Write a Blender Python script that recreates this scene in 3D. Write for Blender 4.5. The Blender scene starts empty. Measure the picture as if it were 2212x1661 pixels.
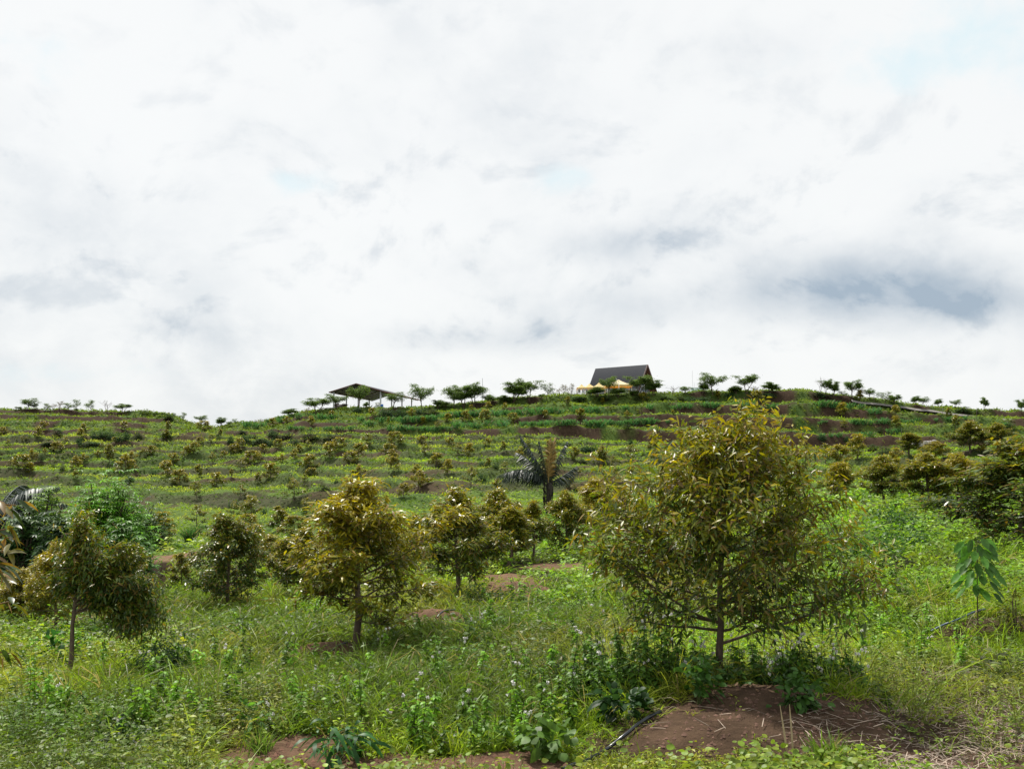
import bpy, math, random
import numpy as np
from math import radians as R_, pi
from mathutils import Vector

# ------------------------------------------------------------------ camera, sky, sun
scene = bpy.context.scene
C = scene.collection
W_D, H_D, F = 2212.0, 1661.0, 2372.0        # picture measure and focal length used to lay out the site
PITCH = math.atan(170.0/F)
cam_d = bpy.data.cameras.new("camera"); cam = bpy.data.objects.new("camera", cam_d); C.objects.link(cam)
cam_d.sensor_width = 36.0; cam_d.lens = 36.0*F/W_D
cam_d.clip_start = 0.1; cam_d.clip_end = 9000
cam.location = (0, 0, 0); cam.rotation_euler = (pi/2+PITCH, 0, 0)
scene.camera = cam
scene.render.resolution_x = 1024; scene.render.resolution_y = 768
scene.view_settings.view_transform = 'Standard'; scene.view_settings.look = 'None'
scene.view_settings.exposure = 0.25; scene.view_settings.gamma = 1.0

SUNV = Vector((-0.42, 0.62, 1.25)).normalized()
sl = bpy.data.lights.new("sun", 'SUN'); sl.energy = 5.0; sl.angle = R_(3.0); sl.color = (1.0, 0.95, 0.86)
so = bpy.data.objects.new("sun", sl); C.objects.link(so)
so.rotation_euler = (-SUNV).to_track_quat('-Z', 'Y').to_euler(); so.location = (0, 0, 60)

def node(nt, typ, **kw):
    n = nt.nodes.new(typ)
    for k, v in kw.items():
        setattr(n, k, v)
    return n
def math_(nt, op, a, b=None, c=None, clamp=False):
    n = nt.nodes.new('ShaderNodeMath'); n.operation = op; n.use_clamp = clamp
    for i, v in enumerate((a, b, c)):
        if v is None: continue
        if isinstance(v, (int, float)): n.inputs[i].default_value = v
        else: nt.links.new(v, n.inputs[i])
    return n.outputs[0]
def mixc(nt, fac, a, b, mode='MIX'):
    n = nt.nodes.new('ShaderNodeMix'); n.data_type = 'RGBA'; n.blend_type = mode
    for sock, v in ((n.inputs[0], fac), (n.inputs[6], a), (n.inputs[7], b)):
        if isinstance(v, (int, float)): sock.default_value = v
        elif isinstance(v, tuple): sock.default_value = (v[0], v[1], v[2], 1)
        else: nt.links.new(v, sock)
    return n.outputs[2]

world = bpy.data.worlds.new("World"); scene.world = world; world.use_nodes = True
nt = world.node_tree; nt.nodes.clear()
sky = node(nt, 'ShaderNodeTexSky', sky_type='NISHITA', sun_disc=False)
sky.sun_elevation = math.asin(SUNV.z); sky.sun_rotation = math.atan2(SUNV.x, SUNV.y)
sky.air_density = 1.0; sky.dust_density = 2.0
tc = node(nt, 'ShaderNodeTexCoord'); sep = node(nt, 'ShaderNodeSeparateXYZ'); nt.links.new(tc.outputs['Generated'], sep.inputs[0])
az = math_(nt, 'ARCTAN2', sep.outputs[0], sep.outputs[1]); el = math_(nt, 'ARCSINE', sep.outputs[2])
cv = node(nt, 'ShaderNodeCombineXYZ'); nt.links.new(az, cv.inputs[0]); nt.links.new(math_(nt, 'MULTIPLY', el, 1.35), cv.inputs[1])
def noise(nt, vec, scale, detail, rough, dist=0.0, w=None):
    n = node(nt, 'ShaderNodeTexNoise'); n.inputs['Scale'].default_value = scale; n.inputs['Detail'].default_value = detail
    n.inputs['Roughness'].default_value = rough; n.inputs['Distortion'].default_value = dist
    if vec is not None: nt.links.new(vec, n.inputs['Vector'])
    return n.outputs['Fac']
n1 = noise(nt, cv.outputs[0], 6.5, 10.0, 0.57, 0.3)
cv2 = node(nt, 'ShaderNodeVectorMath', operation='ADD'); nt.links.new(cv.outputs[0], cv2.inputs[0]); cv2.inputs[1].default_value = (-.006, .022, 0)
n1b = noise(nt, cv2.outputs[0], 6.5, 10.0, 0.57, 0.3)
n2 = noise(nt, cv.outputs[0], 16.0, 8.0, 0.6, 0.2)
n3 = noise(nt, cv.outputs[0], 3.2, 6.0, 0.5, 0.5)
def blob(x, y, rx, ry, amp):
    """a cloud patch in the sky: direction (x, y) given in layout pixels; smooth bias that the cloud noise then breaks up"""
    a0 = math.atan((x-1106)/F); e0 = math.atan((1000-y)/F)
    ax = math_(nt, 'DIVIDE', math_(nt, 'SUBTRACT', az, a0), rx/F)
    ey = math_(nt, 'DIVIDE', math_(nt, 'SUBTRACT', el, e0), ry/F)
    r2 = math_(nt, 'ADD', math_(nt, 'MULTIPLY', ax, ax), math_(nt, 'MULTIPLY', ey, ey))
    return math_(nt, 'MULTIPLY', math_(nt, 'POWER', 2.71828, math_(nt, 'MULTIPLY', r2, -.8)), amp)
greys = [(1950, 660, 450, 70, .55), (1900, 600, 320, 80, .20), (2150, 690, 240, 40, .12), (1780, 590, 220, 50, .10), (1350, 525, 180, 42, .52), (1060, 735, 260, 36, .42),
         (1330, 665, 190, 45, .24), (370, 725, 170, 34, .30), (1500, 610, 200, 50, .14), (900, 620, 200, 60, .10), (1900, 420, 260, 60, .09), (640, 680, 130, 40, .16),
         (2150, 800, 140, 26, .24), (800, 515, 120, 34, .14), (1450, 120, 260, 60, .12), (60, 600, 140, 40, .04), (1750, 80, 200, 60, .1)]
base_n = math_(nt, 'ADD', math_(nt, 'MULTIPLY', n1, .75), math_(nt, 'MULTIPLY', n2, .35))
g = base_n
for b in greys: g = math_(nt, 'ADD', g, blob(*b))
def sstep(v, a, b, hi=1.0):
    m = node(nt, 'ShaderNodeMapRange', interpolation_type='SMOOTHSTEP'); nt.links.new(v, m.inputs['Value'])
    m.inputs['From Min'].default_value = a; m.inputs['From Max'].default_value = b; m.inputs['To Max'].default_value = hi
    return m.outputs[0]
under = math_(nt, 'SUBTRACT', n1b, n1)      # cloud overhead thicker than here: the shaded base of a puff
g = math_(nt, 'ADD', g, math_(nt, 'MULTIPLY', under, .9))
g = sstep(g, .56, 1.72)
puff = sstep(under, .0, .16, .15)
bl = math_(nt, 'MULTIPLY', n2, .9)
for b in [(620, 395, 110, 30, .36), (2110, 170, 260, 60, .42), (1200, 385, 100, 34, .34), (30, 170, 90, 50, .2), (2150, 60, 160, 50, .22), (60, 820, 240, 30, .2)]: bl = math_(nt, 'ADD', bl, blob(*b))
bl = sstep(bl, .56, 1.02)
relief = math_(nt, 'MULTIPLY', sstep(n3, .42, .68, .30), sstep(n2, .2, .7))
band = math_(nt, 'MULTIPLY', sstep(el, .07, .12), math_(nt, 'SUBTRACT', 1.0, sstep(el, .22, .34)))
puff = math_(nt, 'ADD', puff, math_(nt, 'MULTIPLY', band, sstep(under, .01, .14, .18)))
g = math_(nt, 'ADD', math_(nt, 'ADD', g, relief), puff, clamp=True)
cloud = mixc(nt, g, (0.815, 0.825, 0.822), (0.33, 0.405, 0.485))
cloud = mixc(nt, bl, cloud, (0.67, 0.785, 0.82))
bgc = node(nt, 'ShaderNodeBackground'); nt.links.new(cloud, bgc.inputs[0]); bgc.inputs[1].default_value = 1.0
bgs = node(nt, 'ShaderNodeBackground'); nt.links.new(sky.outputs[0], bgs.inputs[0]); bgs.inputs[1].default_value = 0.10
mx = node(nt, 'ShaderNodeMixShader'); mx.inputs[0].default_value = 0.94
nt.links.new(bgs.outputs[0], mx.inputs[1]); nt.links.new(bgc.outputs[0], mx.inputs[2])
wo = node(nt, 'ShaderNodeOutputWorld'); nt.links.new(mx.outputs[0], wo.inputs[0])

# ------------------------------------------------------------------ numbers and noise
rng = np.random.default_rng(7)
cP, sP = math.cos(PITCH), math.sin(PITCH)
def _hash(ix, iy, s):
    h = (ix.astype(np.int64)*374761393 + iy.astype(np.int64)*668265263 + s*1442695041) & 0x7fffffff
    h = ((h ^ (h >> 13))*1274126177) & 0x7fffffff
    return ((h ^ (h >> 16)) & 0xffff)/65535.0
def vnoise(x, y, s=0):
    x = np.asarray(x, float); y = np.asarray(y, float)
    ix = np.floor(x); iy = np.floor(y); fx = x-ix; fy = y-iy
    fx = fx*fx*(3-2*fx); fy = fy*fy*(3-2*fy)
    a = _hash(ix, iy, s); b = _hash(ix+1, iy, s); c = _hash(ix, iy+1, s); d = _hash(ix+1, iy+1, s)
    return (a*(1-fx)+b*fx)*(1-fy)+(c*(1-fx)+d*fx)*fy
def fbm(x, y, s=0, o=3):
    t = 0; a = 0.5; n = 0
    for k in range(o):
        t = t+a*vnoise(x*2**k+17.3*k, y*2**k-9.1*k, s+k*31); n += a; a *= .5
    return t/n
def sst(a, b, x):
    t = np.clip((x-a)/(b-a), 0, 1); return t*t*(3-2*t)

# ------------------------------------------------------------------ terrain heights
KU = np.array([0., 500., 1000., 1500., 1800., 2212.])
PROF = {
 0:    ([8, 12, 17, 25, 35, 50, 70, 85, 100, 120, 140, 160, 175], [1885, 1640, 1478, 1375, 1300, 1225, 1180, 1130, 1095, 1055, 1018, 975, 948]),
 500:  ([8, 12, 17, 25, 35, 50, 70, 85, 100, 120, 140, 160, 175], [1900, 1645, 1468, 1355, 1283, 1215, 1170, 1122, 1085, 1045, 1008, 970, 944]),
 1000: ([8, 12, 15, 20, 26, 35, 50, 74, 90, 110, 130, 150, 175], [1905, 1640, 1506, 1385, 1295, 1215, 1158, 1108, 1072, 1035, 1003, 975, 948]),
 1500: ([8, 12, 15, 20, 26, 35, 50, 74, 90, 110, 130, 150, 175], [1910, 1640, 1506, 1385, 1290, 1208, 1143, 1090, 1062, 1032, 1005, 985, 962]),
 1800: ([8, 12, 15, 20, 26, 35, 50, 74, 90, 110, 130, 150, 175], [1905, 1635, 1500, 1365, 1268, 1176, 1096, 1046, 1030, 1010, 996, 984, 976]),
 2212: ([8, 12, 15, 20, 26, 35, 50, 74, 90, 110, 130, 150, 175], [1900, 1630, 1488, 1345, 1245, 1160, 1092, 1046, 1020, 998, 984, 978, 972]),
}
SKY_U = np.array([-600, 0, 150, 300, 370, 405, 450, 470, 500, 560, 600, 650, 700, 760, 850, 900, 1000, 1100, 1180, 1240, 1300, 1400, 1450, 1530, 1640, 1750, 1800, 1900, 2000, 2100, 2212, 2800.])
SKY_Y = np.array([884, 887, 891, 895, 898, 916, 926, 930, 919, 917, 908, 896, 891, 888, 887, 884, 876, 866, 860, 858, 859, 857, 854, 851, 849, 849, 858, 868, 880, 888, 894, 900.])
CREST = 222.0
def y2z(y, d):
    t = (830.5-y)/F
    return d*(t*cP+sP)/(cP-t*sP)
_zk = [(np.array(PROF[int(k)][0], float), y2z(np.array(PROF[int(k)][1], float), np.array(PROF[int(k)][0], float))) for k in KU]
ELL = []                    # earth mounds: X, Y, rx, ry, height
def base_z(u, d):
    zs = np.stack([np.interp(np.clip(d, 8, 175), a, b) for a, b in _zk])
    w = np.interp(u, KU, np.arange(len(KU))); i = np.clip(np.floor(w).astype(int), 0, len(KU)-2); f = w-i
    f = f*f*(3-2*f)
    idx = np.indices(np.shape(u))
    return np.take_along_axis(zs, i[None], 0)[0]*(1-f)+np.take_along_axis(zs, (i+1)[None], 0)[0]*f
def height(X, Y, full=False):
    X = np.atleast_1d(np.asarray(X, float)); Y = np.atleast_1d(np.asarray(Y, float))
    d = Y; u = 1106+F*X/np.maximum(Y, 7.0)
    zb = base_z(u, d)
    zb = zb+np.where(d < 8, (8-np.clip(d, -5, 8))*0.09, 0)
    zf = base_z(u, np.full_like(d, 175.0)); zc = y2z(np.interp(u, SKY_U, SKY_Y), CREST)
    # lower, vegetated terraces
    nl = (fbm(X/26, Y/40, 3, 3)-.5)*1.5
    st = 1.0; q = (zb+nl)/st; fr = q-np.floor(q)
    S = np.where(fr < .22, sst(0, .22, fr)*.82, .82+(fr-.22)/.78*.18)
    zt = st*(np.floor(q)+S)-nl
    wl = sst(78, 96, d)*(1-sst(170, 176, d))
    riser_l = np.where((fr > .02) & (fr < .22), 1.0, 0)*wl; tread_l = sst(.22, .3, fr)*(1-sst(.5, .85, fr))*wl
    z = zb*(1-wl)+zt*wl
    z = z+wl*.30*sst(.16, .26, fr)*(1-sst(.30, .46, fr))*(.3+1.2*fbm(X/3.5, Y/3.5, 23, 2))
    # upper terraces with cut banks
    k = np.clip((d-175+(fbm(X/16, Y/60, 9, 3)-.5)*5)/(CREST-175), 0, 1)*4
    kf = np.minimum(np.floor(k), 3); fr2 = k-kf
    jag = (fbm(X/5, Y/30, 77, 2)-.5)*.10
    e = .27+jag
    S2 = np.where(fr2 < e, sst(0, 1, fr2/e)*.9, .9+(fr2-e)/(1-e)*.1)
    zu = zf+(zc-zf)*(kf+S2)/4
    wu = (d > 174).astype(float)
    z = z*(1-wu)+zu*wu
    riser_u = np.where((fr2 > .02) & (fr2 < e), 1.0, 0)*wu*(d < CREST)
    # beyond the crest: plateau, then falling away
    z = np.where(d > CREST, zc, z)-sst(780, 830, u)*(1-sst(1200, 1240, u))*sst(224, 231, d)*1.0
    z = z-sst(262, 420, d)*(z+16)
    # lumps of growth
    lump = (fbm(X/2.6, Y/2.6, 21, 3)-.45)
    big = (fbm(X/9, Y/9, 25, 2)-.5)
    far = sst(45, 80, d)*(1-sst(226, 236, d))
    z = z+far*(np.maximum(lump, -.1)*1.5+big*.5)*np.where(d > 212, .75, 1)+(1-far)*(1-sst(226, 230, d))*(lump*.30+big*.25+(fbm(X/.8, Y/.8, 27, 2)-.5)*.16)
    # gully beside the red track
    gw = sst(292, 305, u)*(1-sst(368, 384, u))*sst(33, 40, d)*(1-sst(50.6, 51.4, d))
    z = z-gw*2.0
    for (ex, ey, rx, ry, hh) in ELL:
        r = np.sqrt(((X-ex)/rx)**2+((Y-ey)/ry)**2)+(fbm(X/1.1, Y/1.1, 5, 2)-.5)*.25
        z = z+hh*np.clip(1-r*r, 0, 1)**.8
    if full: return z, u, riser_l, riser_u, lump, kf, tread_l
    return z
def pix(X, Y, Z):
    dep = Y*cP+Z*sP
    return 1106+F*X/dep, 830.5-F*(Z*cP-Y*sP)/dep
_dd = np.concatenate([np.geomspace(5, 60, 500), np.arange(60.2, 232, .25)])
def place(x, y):
    """nearest point of the ground seen at layout position (x, y); the crest where that looks over it"""
    X = (x-1106)/F*_dd/cP
    Z = height(X, _dd); X = (x-1106)/F*(_dd*cP+Z*sP)
    px, py = pix(X, _dd, Z)
    ok = np.nonzero(py <= y)[0]
    i = ok[0] if len(ok) else int(np.argmin(py))
    return float(X[i]), float(_dd[i]), float(Z[i])
def at_depth(x, y, d):
    z = float(y2z(y, d)); return (x-1106)/F*(d*cP+z*sP), d, z

mx_, my_, _ = at_depth(1585, 1590, 14.2)
HX, HY, _ = at_depth(1562, 1510, 14.3)
ELL.append((HX+.0, 13.15, 2.1, 1.8, .38))
for (x, y, rx, ry, h) in [(690, 1412, .75, .5, .16), (955, 1338, .9, .6, .2), (2150, 1372, 1.6, .8, .35), (1120, 1276, 1.0, .6, .2)]:
    X0, Y0, _ = place(x, y); ELL.append((X0, Y0, rx, ry, h))
# patches of bare earth: X, Y, rx, ry, strength, reddish
BARE = [(HX-.08, 12.3, 2.0, 1.45, 1.0, .08)]
for (x, y, rx, ry, s, red) in [(700, 1412, .85, .75, 1, .5), (960, 1342, 1.1, .95, 1, .5), (2160, 1378, 1.3, .7, .75, .1), (1120, 1280, 1.2, 1.2, 1, .6), (1215, 1226, 1.3, 2.0, 1, .6), (1095, 1243, .9, 1.2, .9, .8),
        (1292, 1164, .8, 2., 1, .8), (855, 1650, .95, .42, 1, .5), (1060, 1648, .75, .4, 1, .5), (590, 1655, .8, .8, 1, .5), (1150, 1660, .7, .8, 1, .4), (855, 1660, .8, .8, 1, .5), (530, 1596, .3, .3, .7, .5), (720, 1600, .3, .2, .7, .5), (1990, 1640, 1.6, 1.2, .72, .1), (2150, 1560, 1.5, 1.2, .66, .1), (1930, 1550, 1.3, .8, .72, .1), (2080, 1470, 1.2, 1., .5, .1),
        (390, 1460, .35, .25, .7, .6), (170, 1340, 1.2, 1.6, 1, .8), (1950, 1088, 3., 1.5, .5, .2), (1890, 1100, 2., 2., .5, .2), (1000, 1344, .5, .3, .7, .5), (10, 1560, .4, .2, .8, .5), (2190, 1310, .6, 1., .7, .5)]:
    X0, Y0, _ = place(x, y); BARE.append((X0, Y0, rx, ry, s, red))
def bare(X, Y):
    m = np.zeros_like(X); rd = np.zeros_like(X)
    wob = (fbm(X/.9, Y/.9, 41, 3)-.5)*1.1
    for (ex, ey, rx, ry, s, red) in BARE:
        r = np.sqrt(((X-ex)/rx)**2+((Y-ey)/ry)**2)+wob
        v = s*(1-sst(.75, 1.2, r)); rd = np.where(v > m, red, rd); m = np.maximum(m, v)
    u = 1106+F*X/np.maximum(Y, 7)
    tr = sst(296, 306, u)*(1-sst(440, 470, u))*sst(51.5, 52, Y)*(1-sst(55.5, 58, Y+wob*2))
    gl = sst(290, 304, u)*(1-sst(376, 390, u))*sst(37, 40, Y)*(1-sst(51.4, 51.7, Y))
    tr2 = sst(392, 400, u)*(1-sst(415, 430, u))*sst(42, 45, Y)*(1-sst(51, 52, Y))*.8
    v = np.maximum(np.maximum(tr, gl), tr2)
    rd = np.where(v > m, np.where(gl > tr, -.25, .8), rd); m = np.maximum(m, v)
    return m, rd

# ------------------------------------------------------------------ mesh helpers
class MB:
    """collects vertices, faces and colours; becomes ONE mesh object"""
    def __init__(s): s.v = []; s.f3 = []; s.f4 = []; s.c = []; s.n = 0
    def add(s, v, f, col=(.5, .5, .5)):
        v = np.asarray(v, np.float32).reshape(-1, 3); f = np.asarray(f, np.int64)
        s.v.append(v)
        c = np.asarray(col, np.float32)
        s.c.append(np.broadcast_to(c, (len(v), 3)) if c.ndim == 1 else c)
        (s.f4 if f.shape[1] == 4 else s.f3).append(f+s.n); s.n += len(v)
    def box(s, lo, hi, col=(.5, .5, .5), M=None):
        x0, y0, z0 = lo; x1, y1, z1 = hi
        v = np.array([(x0, y0, z0), (x1, y0, z0), (x1, y1, z0), (x0, y1, z0), (x0, y0, z1), (x1, y0, z1), (x1, y1, z1), (x0, y1, z1)], float)
        if M is not None: v = v@np.array(M).T
        s.add(v, [(0, 3, 2, 1), (4, 5, 6, 7), (0, 1, 5, 4), (1, 2, 6, 5), (2, 3, 7, 6), (3, 0, 4, 7)], col)
    def bar(s, a, b, w, h=None, col=(.5, .5, .5)):
        h = h or w; a = np.array(a, float); b = np.array(b, float); t = (b-a)/np.linalg.norm(b-a)
        up = np.array((0, 0, 1.)) if abs(t[2]) < .95 else np.array((0, 1., 0))
        sd = np.cross(t, up); sd /= np.linalg.norm(sd); up = np.cross(sd, t)
        v = [p+sx*sd*w/2+sz*up*h/2 for p in (a, b) for sx, sz in ((-1, -1), (1, -1), (1, 1), (-1, 1))]
        s.add(v, [(0, 1, 2, 3), (7, 6, 5, 4), (0, 4, 5, 1), (1, 5, 6, 2), (2, 6, 7, 3), (3, 7, 4, 0)], col)
    def tube(s, P, r, k=7, col=(.5, .5, .5), cap=True):
        P = np.asarray(P, float); n = len(P); r = np.broadcast_to(np.asarray(r, float), (n,))
        T = np.gradient(P, axis=0); T /= np.linalg.norm(T, axis=1)[:, None]+1e-9
        ref = np.array((0.31, 0.95, 0.02)) if abs(T[0][2]) > .5 else np.array((0, 0, 1.))
        A = np.cross(T, ref); A /= np.linalg.norm(A, axis=1)[:, None]+1e-9; B = np.cross(T, A)
        th = np.arange(k)*2*pi/k
        v = P[:, None]+r[:, None, None]*(A[:, None]*np.cos(th)[None, :, None]+B[:, None]*np.sin(th)[None, :, None])
        i = np.arange(n-1)[:, None]*k; j = np.arange(k)[None]; j2 = (j+1) % k
        f = np.stack([i+j, i+j2, i+k+j2, i+k+j], -1).reshape(-1, 4)
        s.add(v.reshape(-1, 3), f, col)
        if cap:
            for e, q in ((0, P[0]), (n-1, P[-1])):
                ring = v[e]; vv = np.vstack([ring, q]); s.add(vv, [(a, (a+1) % k, k) for a in range(k)], col)
    def leaves(s, P, D, N, L, Wd, prof, droop=0., fold=0., col=None):
        """many leaf blades at once"""
        P = np.asarray(P, float); n = len(P)
        D = D/(np.linalg.norm(D, axis=1)[:, None]+1e-9)
        S = np.cross(D, N); S /= np.linalg.norm(S, axis=1)[:, None]+1e-9
        Nn = np.cross(S, D)
        L = np.broadcast_to(L, (n,))[:, None]; Wd = np.broadcast_to(Wd, (n,))[:, None]; dr = np.broadcast_to(droop, (n,))[:, None]
        rows = len(prof); vs = []
        cols = 3 if fold else 2
        for j, w in enumerate(prof):
            t = j/(rows-1)
            c = P+D*L*t; c = c-np.array((0, 0, 1.))*dr*L*t*t
            if cols == 3: vs += [c-S*Wd*w/2, c-Nn*fold*Wd*w, c+S*Wd*w/2]
            else: vs += [c-S*Wd*w/2, c+S*Wd*w/2]
        v = np.stack(vs, 1); k = v.shape[1]
        f = []
        for j in range(rows-1):
            a = j*cols
            for q in range(cols-1): f.append((a+q, a+q+1, a+cols+q+1, a+cols+q))
        f = np.array(f)[None]+(np.arange(n)*k)[:, None, None]
        cc = np.repeat(col, k, axis=0) if np.ndim(col) == 2 else col
        s.add(v.reshape(-1, 3), f.reshape(-1, 4), cc)
    def mesh(s, name, mat, smooth=False):
        v = np.vstack(s.v).astype(np.float32); c = np.vstack(s.c).astype(np.float32)
        f4 = np.vstack(s.f4) if s.f4 else np.zeros((0, 4), int); f3 = np.vstack(s.f3) if s.f3 else np.zeros((0, 3), int)
        me = bpy.data.meshes.new(name); me.vertices.add(len(v)); me.vertices.foreach_set('co', v.ravel())
        li = np.concatenate([f4.ravel(), f3.ravel()]).astype(np.int32)
        me.loops.add(len(li)); me.loops.foreach_set('vertex_index', li)
        st = np.concatenate([np.arange(len(f4))*4, len(f4)*4+np.arange(len(f3))*3]).astype(np.int32)
        me.polygons.add(len(st)); me.polygons.foreach_set('loop_start', st)
        if smooth: me.polygons.foreach_set('use_smooth', np.ones(len(st), bool))
        a = me.color_attributes.new('Col', 'FLOAT_COLOR', 'POINT')
        a.data.foreach_set('color', np.hstack([c, np.ones((len(c), 1), np.float32)]).ravel())
        me.update(); me.validate(); me.materials.append(mat)
        return me
def obj(name, me, parent=None, loc=(0, 0, 0), rz=0, sc=1):
    o = bpy.data.objects.new(name, me); C.objects.link(o); o.location = loc; o.rotation_euler = (0, 0, rz)
    o.scale = (sc, sc, sc) if not isinstance(sc, tuple) else sc
    if parent: o.parent = parent
    return o
def tag(o, label=None, cat=None, group=None, kind=None):
    for k, v in (('label', label), ('category', cat), ('group', group), ('kind', kind)):
        if v: o[k] = v
    return o
def thing(name, label, cat, loc=(0, 0, 0), rz=0, group=None, sc=1):
    return tag(obj(name, None, None, loc, rz, sc), label, cat, group)
def part(name, mb, mat, parent, smooth=False, label=None):
    o = obj(name, mb.mesh(name, mat, smooth), parent)
    if label: o['label'] = label
    return o

# ------------------------------------------------------------------ materials
def mat_base(name):
    m = bpy.data.materials.new(name); m.use_nodes = True; t = m.node_tree
    return m, t, t.nodes['Principled BSDF'], t.nodes['Material Output']
def leaf_mat(name, trans=.35, rough=.45, spec=.5, tint=(1.25, 1.25, .6), var=.35):
    m, t, p, out = mat_base(name)
    at = node(t, 'ShaderNodeAttribute', attribute_name='Col')
    tcn = node(t, 'ShaderNodeTexCoord')
    nz = noise(t, tcn.outputs['Object'], 14., 3., .6)
    mr = node(t, 'ShaderNodeMapRange'); t.links.new(nz, mr.inputs[0]); mr.inputs[1].default_value = .3; mr.inputs[2].default_value = .7
    mr.inputs[3].default_value = 1-var; mr.inputs[4].default_value = 1+var
    hsv = node(t, 'ShaderNodeHueSaturation'); t.links.new(at.outputs['Color'], hsv.inputs['Color']); t.links.new(mr.outputs[0], hsv.inputs['Value'])
    t.links.new(hsv.outputs[0], p.inputs['Base Color'])
    p.inputs['Roughness'].default_value = rough; p.inputs['Specular IOR Level'].default_value = spec
    tr = node(t, 'ShaderNodeBsdfTranslucent'); t.links.new(mixc(t, 1.0, hsv.outputs[0], tint, 'MULTIPLY'), tr.inputs[0])
    ms = node(t, 'ShaderNodeMixShader'); ms.inputs[0].default_value = trans
    t.links.new(p.outputs[0], ms.inputs[1]); t.links.new(tr.outputs[0], ms.inputs[2]); t.links.new(ms.outputs[0], out.inputs[0])
    return m
def col_mat(name, rough=.8, scale=8., var=.25, bump=.0, spec=.3, metal=0., stretch=None):
    m, t, p, out = mat_base(name)
    at = node(t, 'ShaderNodeAttribute', attribute_name='Col'); tcn = node(t, 'ShaderNodeTexCoord')
    vec = tcn.outputs['Object']
    if stretch:
        mp = node(t, 'ShaderNodeMapping'); mp.inputs['Scale'].default_value = stretch; t.links.new(vec, mp.inputs[0]); vec = mp.outputs[0]
    nz = noise(t, vec, scale, 6., .65)
    mr = node(t, 'ShaderNodeMapRange'); t.links.new(nz, mr.inputs[0]); mr.inputs[1].default_value = .3; mr.inputs[2].default_value = .7
    mr.inputs[3].default_value = 1-var; mr.inputs[4].default_value = 1+var
    hsv = node(t, 'ShaderNodeHueSaturation'); t.links.new(at.outputs['Color'], hsv.inputs['Color']); t.links.new(mr.outputs[0], hsv.inputs['Value'])
    t.links.new(hsv.outputs[0], p.inputs['Base Color'])
    p.inputs['Roughness'].default_value = rough; p.inputs['Specular IOR Level'].default_value = spec; p.inputs['Metallic'].default_value = metal
    if bump:
        b = node(t, 'ShaderNodeBump'); b.inputs['Strength'].default_value = 1.0; b.inputs['Distance'].default_value = bump
        t.links.new(nz, b.inputs['Height']); t.links.new(b.outputs[0], p.inputs['Normal'])
    return m
M_DUR = leaf_mat('durian_leaf', .38, .36, .42, (1.35, 1.35, .4), .2)
M_GRN = leaf_mat('broad_leaf', .42, .45, .22)
M_GRASS = leaf_mat('grass_blade', .45, .45, .22)
M_FARG = leaf_mat('hill_foliage', .36, .6, .10)
M_PALM = leaf_mat('palm_leaflet', .12, .42, .35, (1, 1.1, .7))
M_SOIL = col_mat('earth_and_turf', .95, 3.0, .38, .05, .1)
_t = M_SOIL.node_tree; _b = [n for n in _t.nodes if n.type == 'BUMP'][0]; _b2 = node(_t, 'ShaderNodeBump'); _b2.inputs['Distance'].default_value = .03
_t.links.new(noise(_t, [n for n in _t.nodes if n.type == 'TEX_COORD'][0].outputs['Object'], 22., 8., .75), _b2.inputs['Height']); _t.links.new(_b.outputs[0], _b2.inputs['Normal']); _t.links.new(_b2.outputs[0], _t.nodes['Principled BSDF'].inputs['Normal'])
M_BARK = col_mat('bark', .85, 26., .4, .006, .2, 0, (1, 1, .35))
M_FLUFF = col_mat('seed_fluff', .9, 30, .1)
M_STRAW = col_mat('dry_straw', .8, 20, .25)
M_PAINT = col_mat('painted_metal', .45, 3, .06, 0, .5)
M_PLASTER = col_mat('concrete', .9, 4, .15)
M_FABRIC = leaf_mat('canopy_cloth', .35, .8, .1, (1.1, 1.0, .8), .05)
M_ROOF = col_mat('metal_roof_sheet', .5, 2.0, .12, 0, .4)
M_HOSE = col_mat('hose_plastic', .28, 10, .15, 0, .6)
M_GRAVEL = col_mat('gravel', .9, 5, .3, .03)
mg, tg, pg, _o = mat_base('window_glass'); pg.inputs['Base Color'].default_value = (.10, .13, .16, 1); pg.inputs['Roughness'].default_value = .08; pg.inputs['Specular IOR Level'].default_value = .9
M_GLASS = mg

# ------------------------------------------------------------------ the ground sheet
rows = np.concatenate([np.linspace(-4, 8.8, 24), 1/np.linspace(1/9., 1/60., 300), np.arange(60.3, 236, .36), np.linspace(237, 300, 26), np.geomspace(310, 1500, 22)])
ucol = np.concatenate([np.linspace(-5000, -620, 40), np.arange(-600, 2812, 5.5), np.linspace(2850, 7200, 40)])
UU, YY = np.meshgrid(ucol, rows)
XX = (UU-1106)/F*np.maximum(YY, 7.0)
hz, hu, rl, ru, lump, kf, tl = height(XX.ravel(), YY.ravel(), True)
Xf, Yf = XX.ravel(), YY.ravel()
n_, m_ = UU.shape
zn = fbm(Xf/1.7, Yf/1.7, 55, 3)
pn = fbm(Xf/11, Yf/14, 57, 3); pn2 = fbm(Xf/4, Yf/4, 58, 2)
green = np.array((.055, .095, .020)); green2 = np.array((.085, .13, .028)); soil = np.array((.070, .045, .028)); soilr = np.array((.19, .112, .070)); dark = np.array((.060, .062, .030))
col = green+(green2-green)*sst(.35, .65, pn)[:, None]
bk = np.interp(hu, [0, 380, 420, 640, 760, 1000, 1250, 1900, 2212], [.42, .52, .35, .38, .52, .34, .52, .58, .55])
bk = bk+np.where(kf == 0, .12, 0)-np.where((kf == 3) & (hu > 900) & (hu < 1800), .22, 0)
sm = ru*sst(.62, .45, pn2+pn*.0+ (0.5-bk)*.7)
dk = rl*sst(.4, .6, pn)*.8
bm, br = bare(Xf, Yf)
sc_ = soil+(soilr-soil)*br[:, None]
nearmask = 1-sst(40, 60, Yf)
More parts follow.
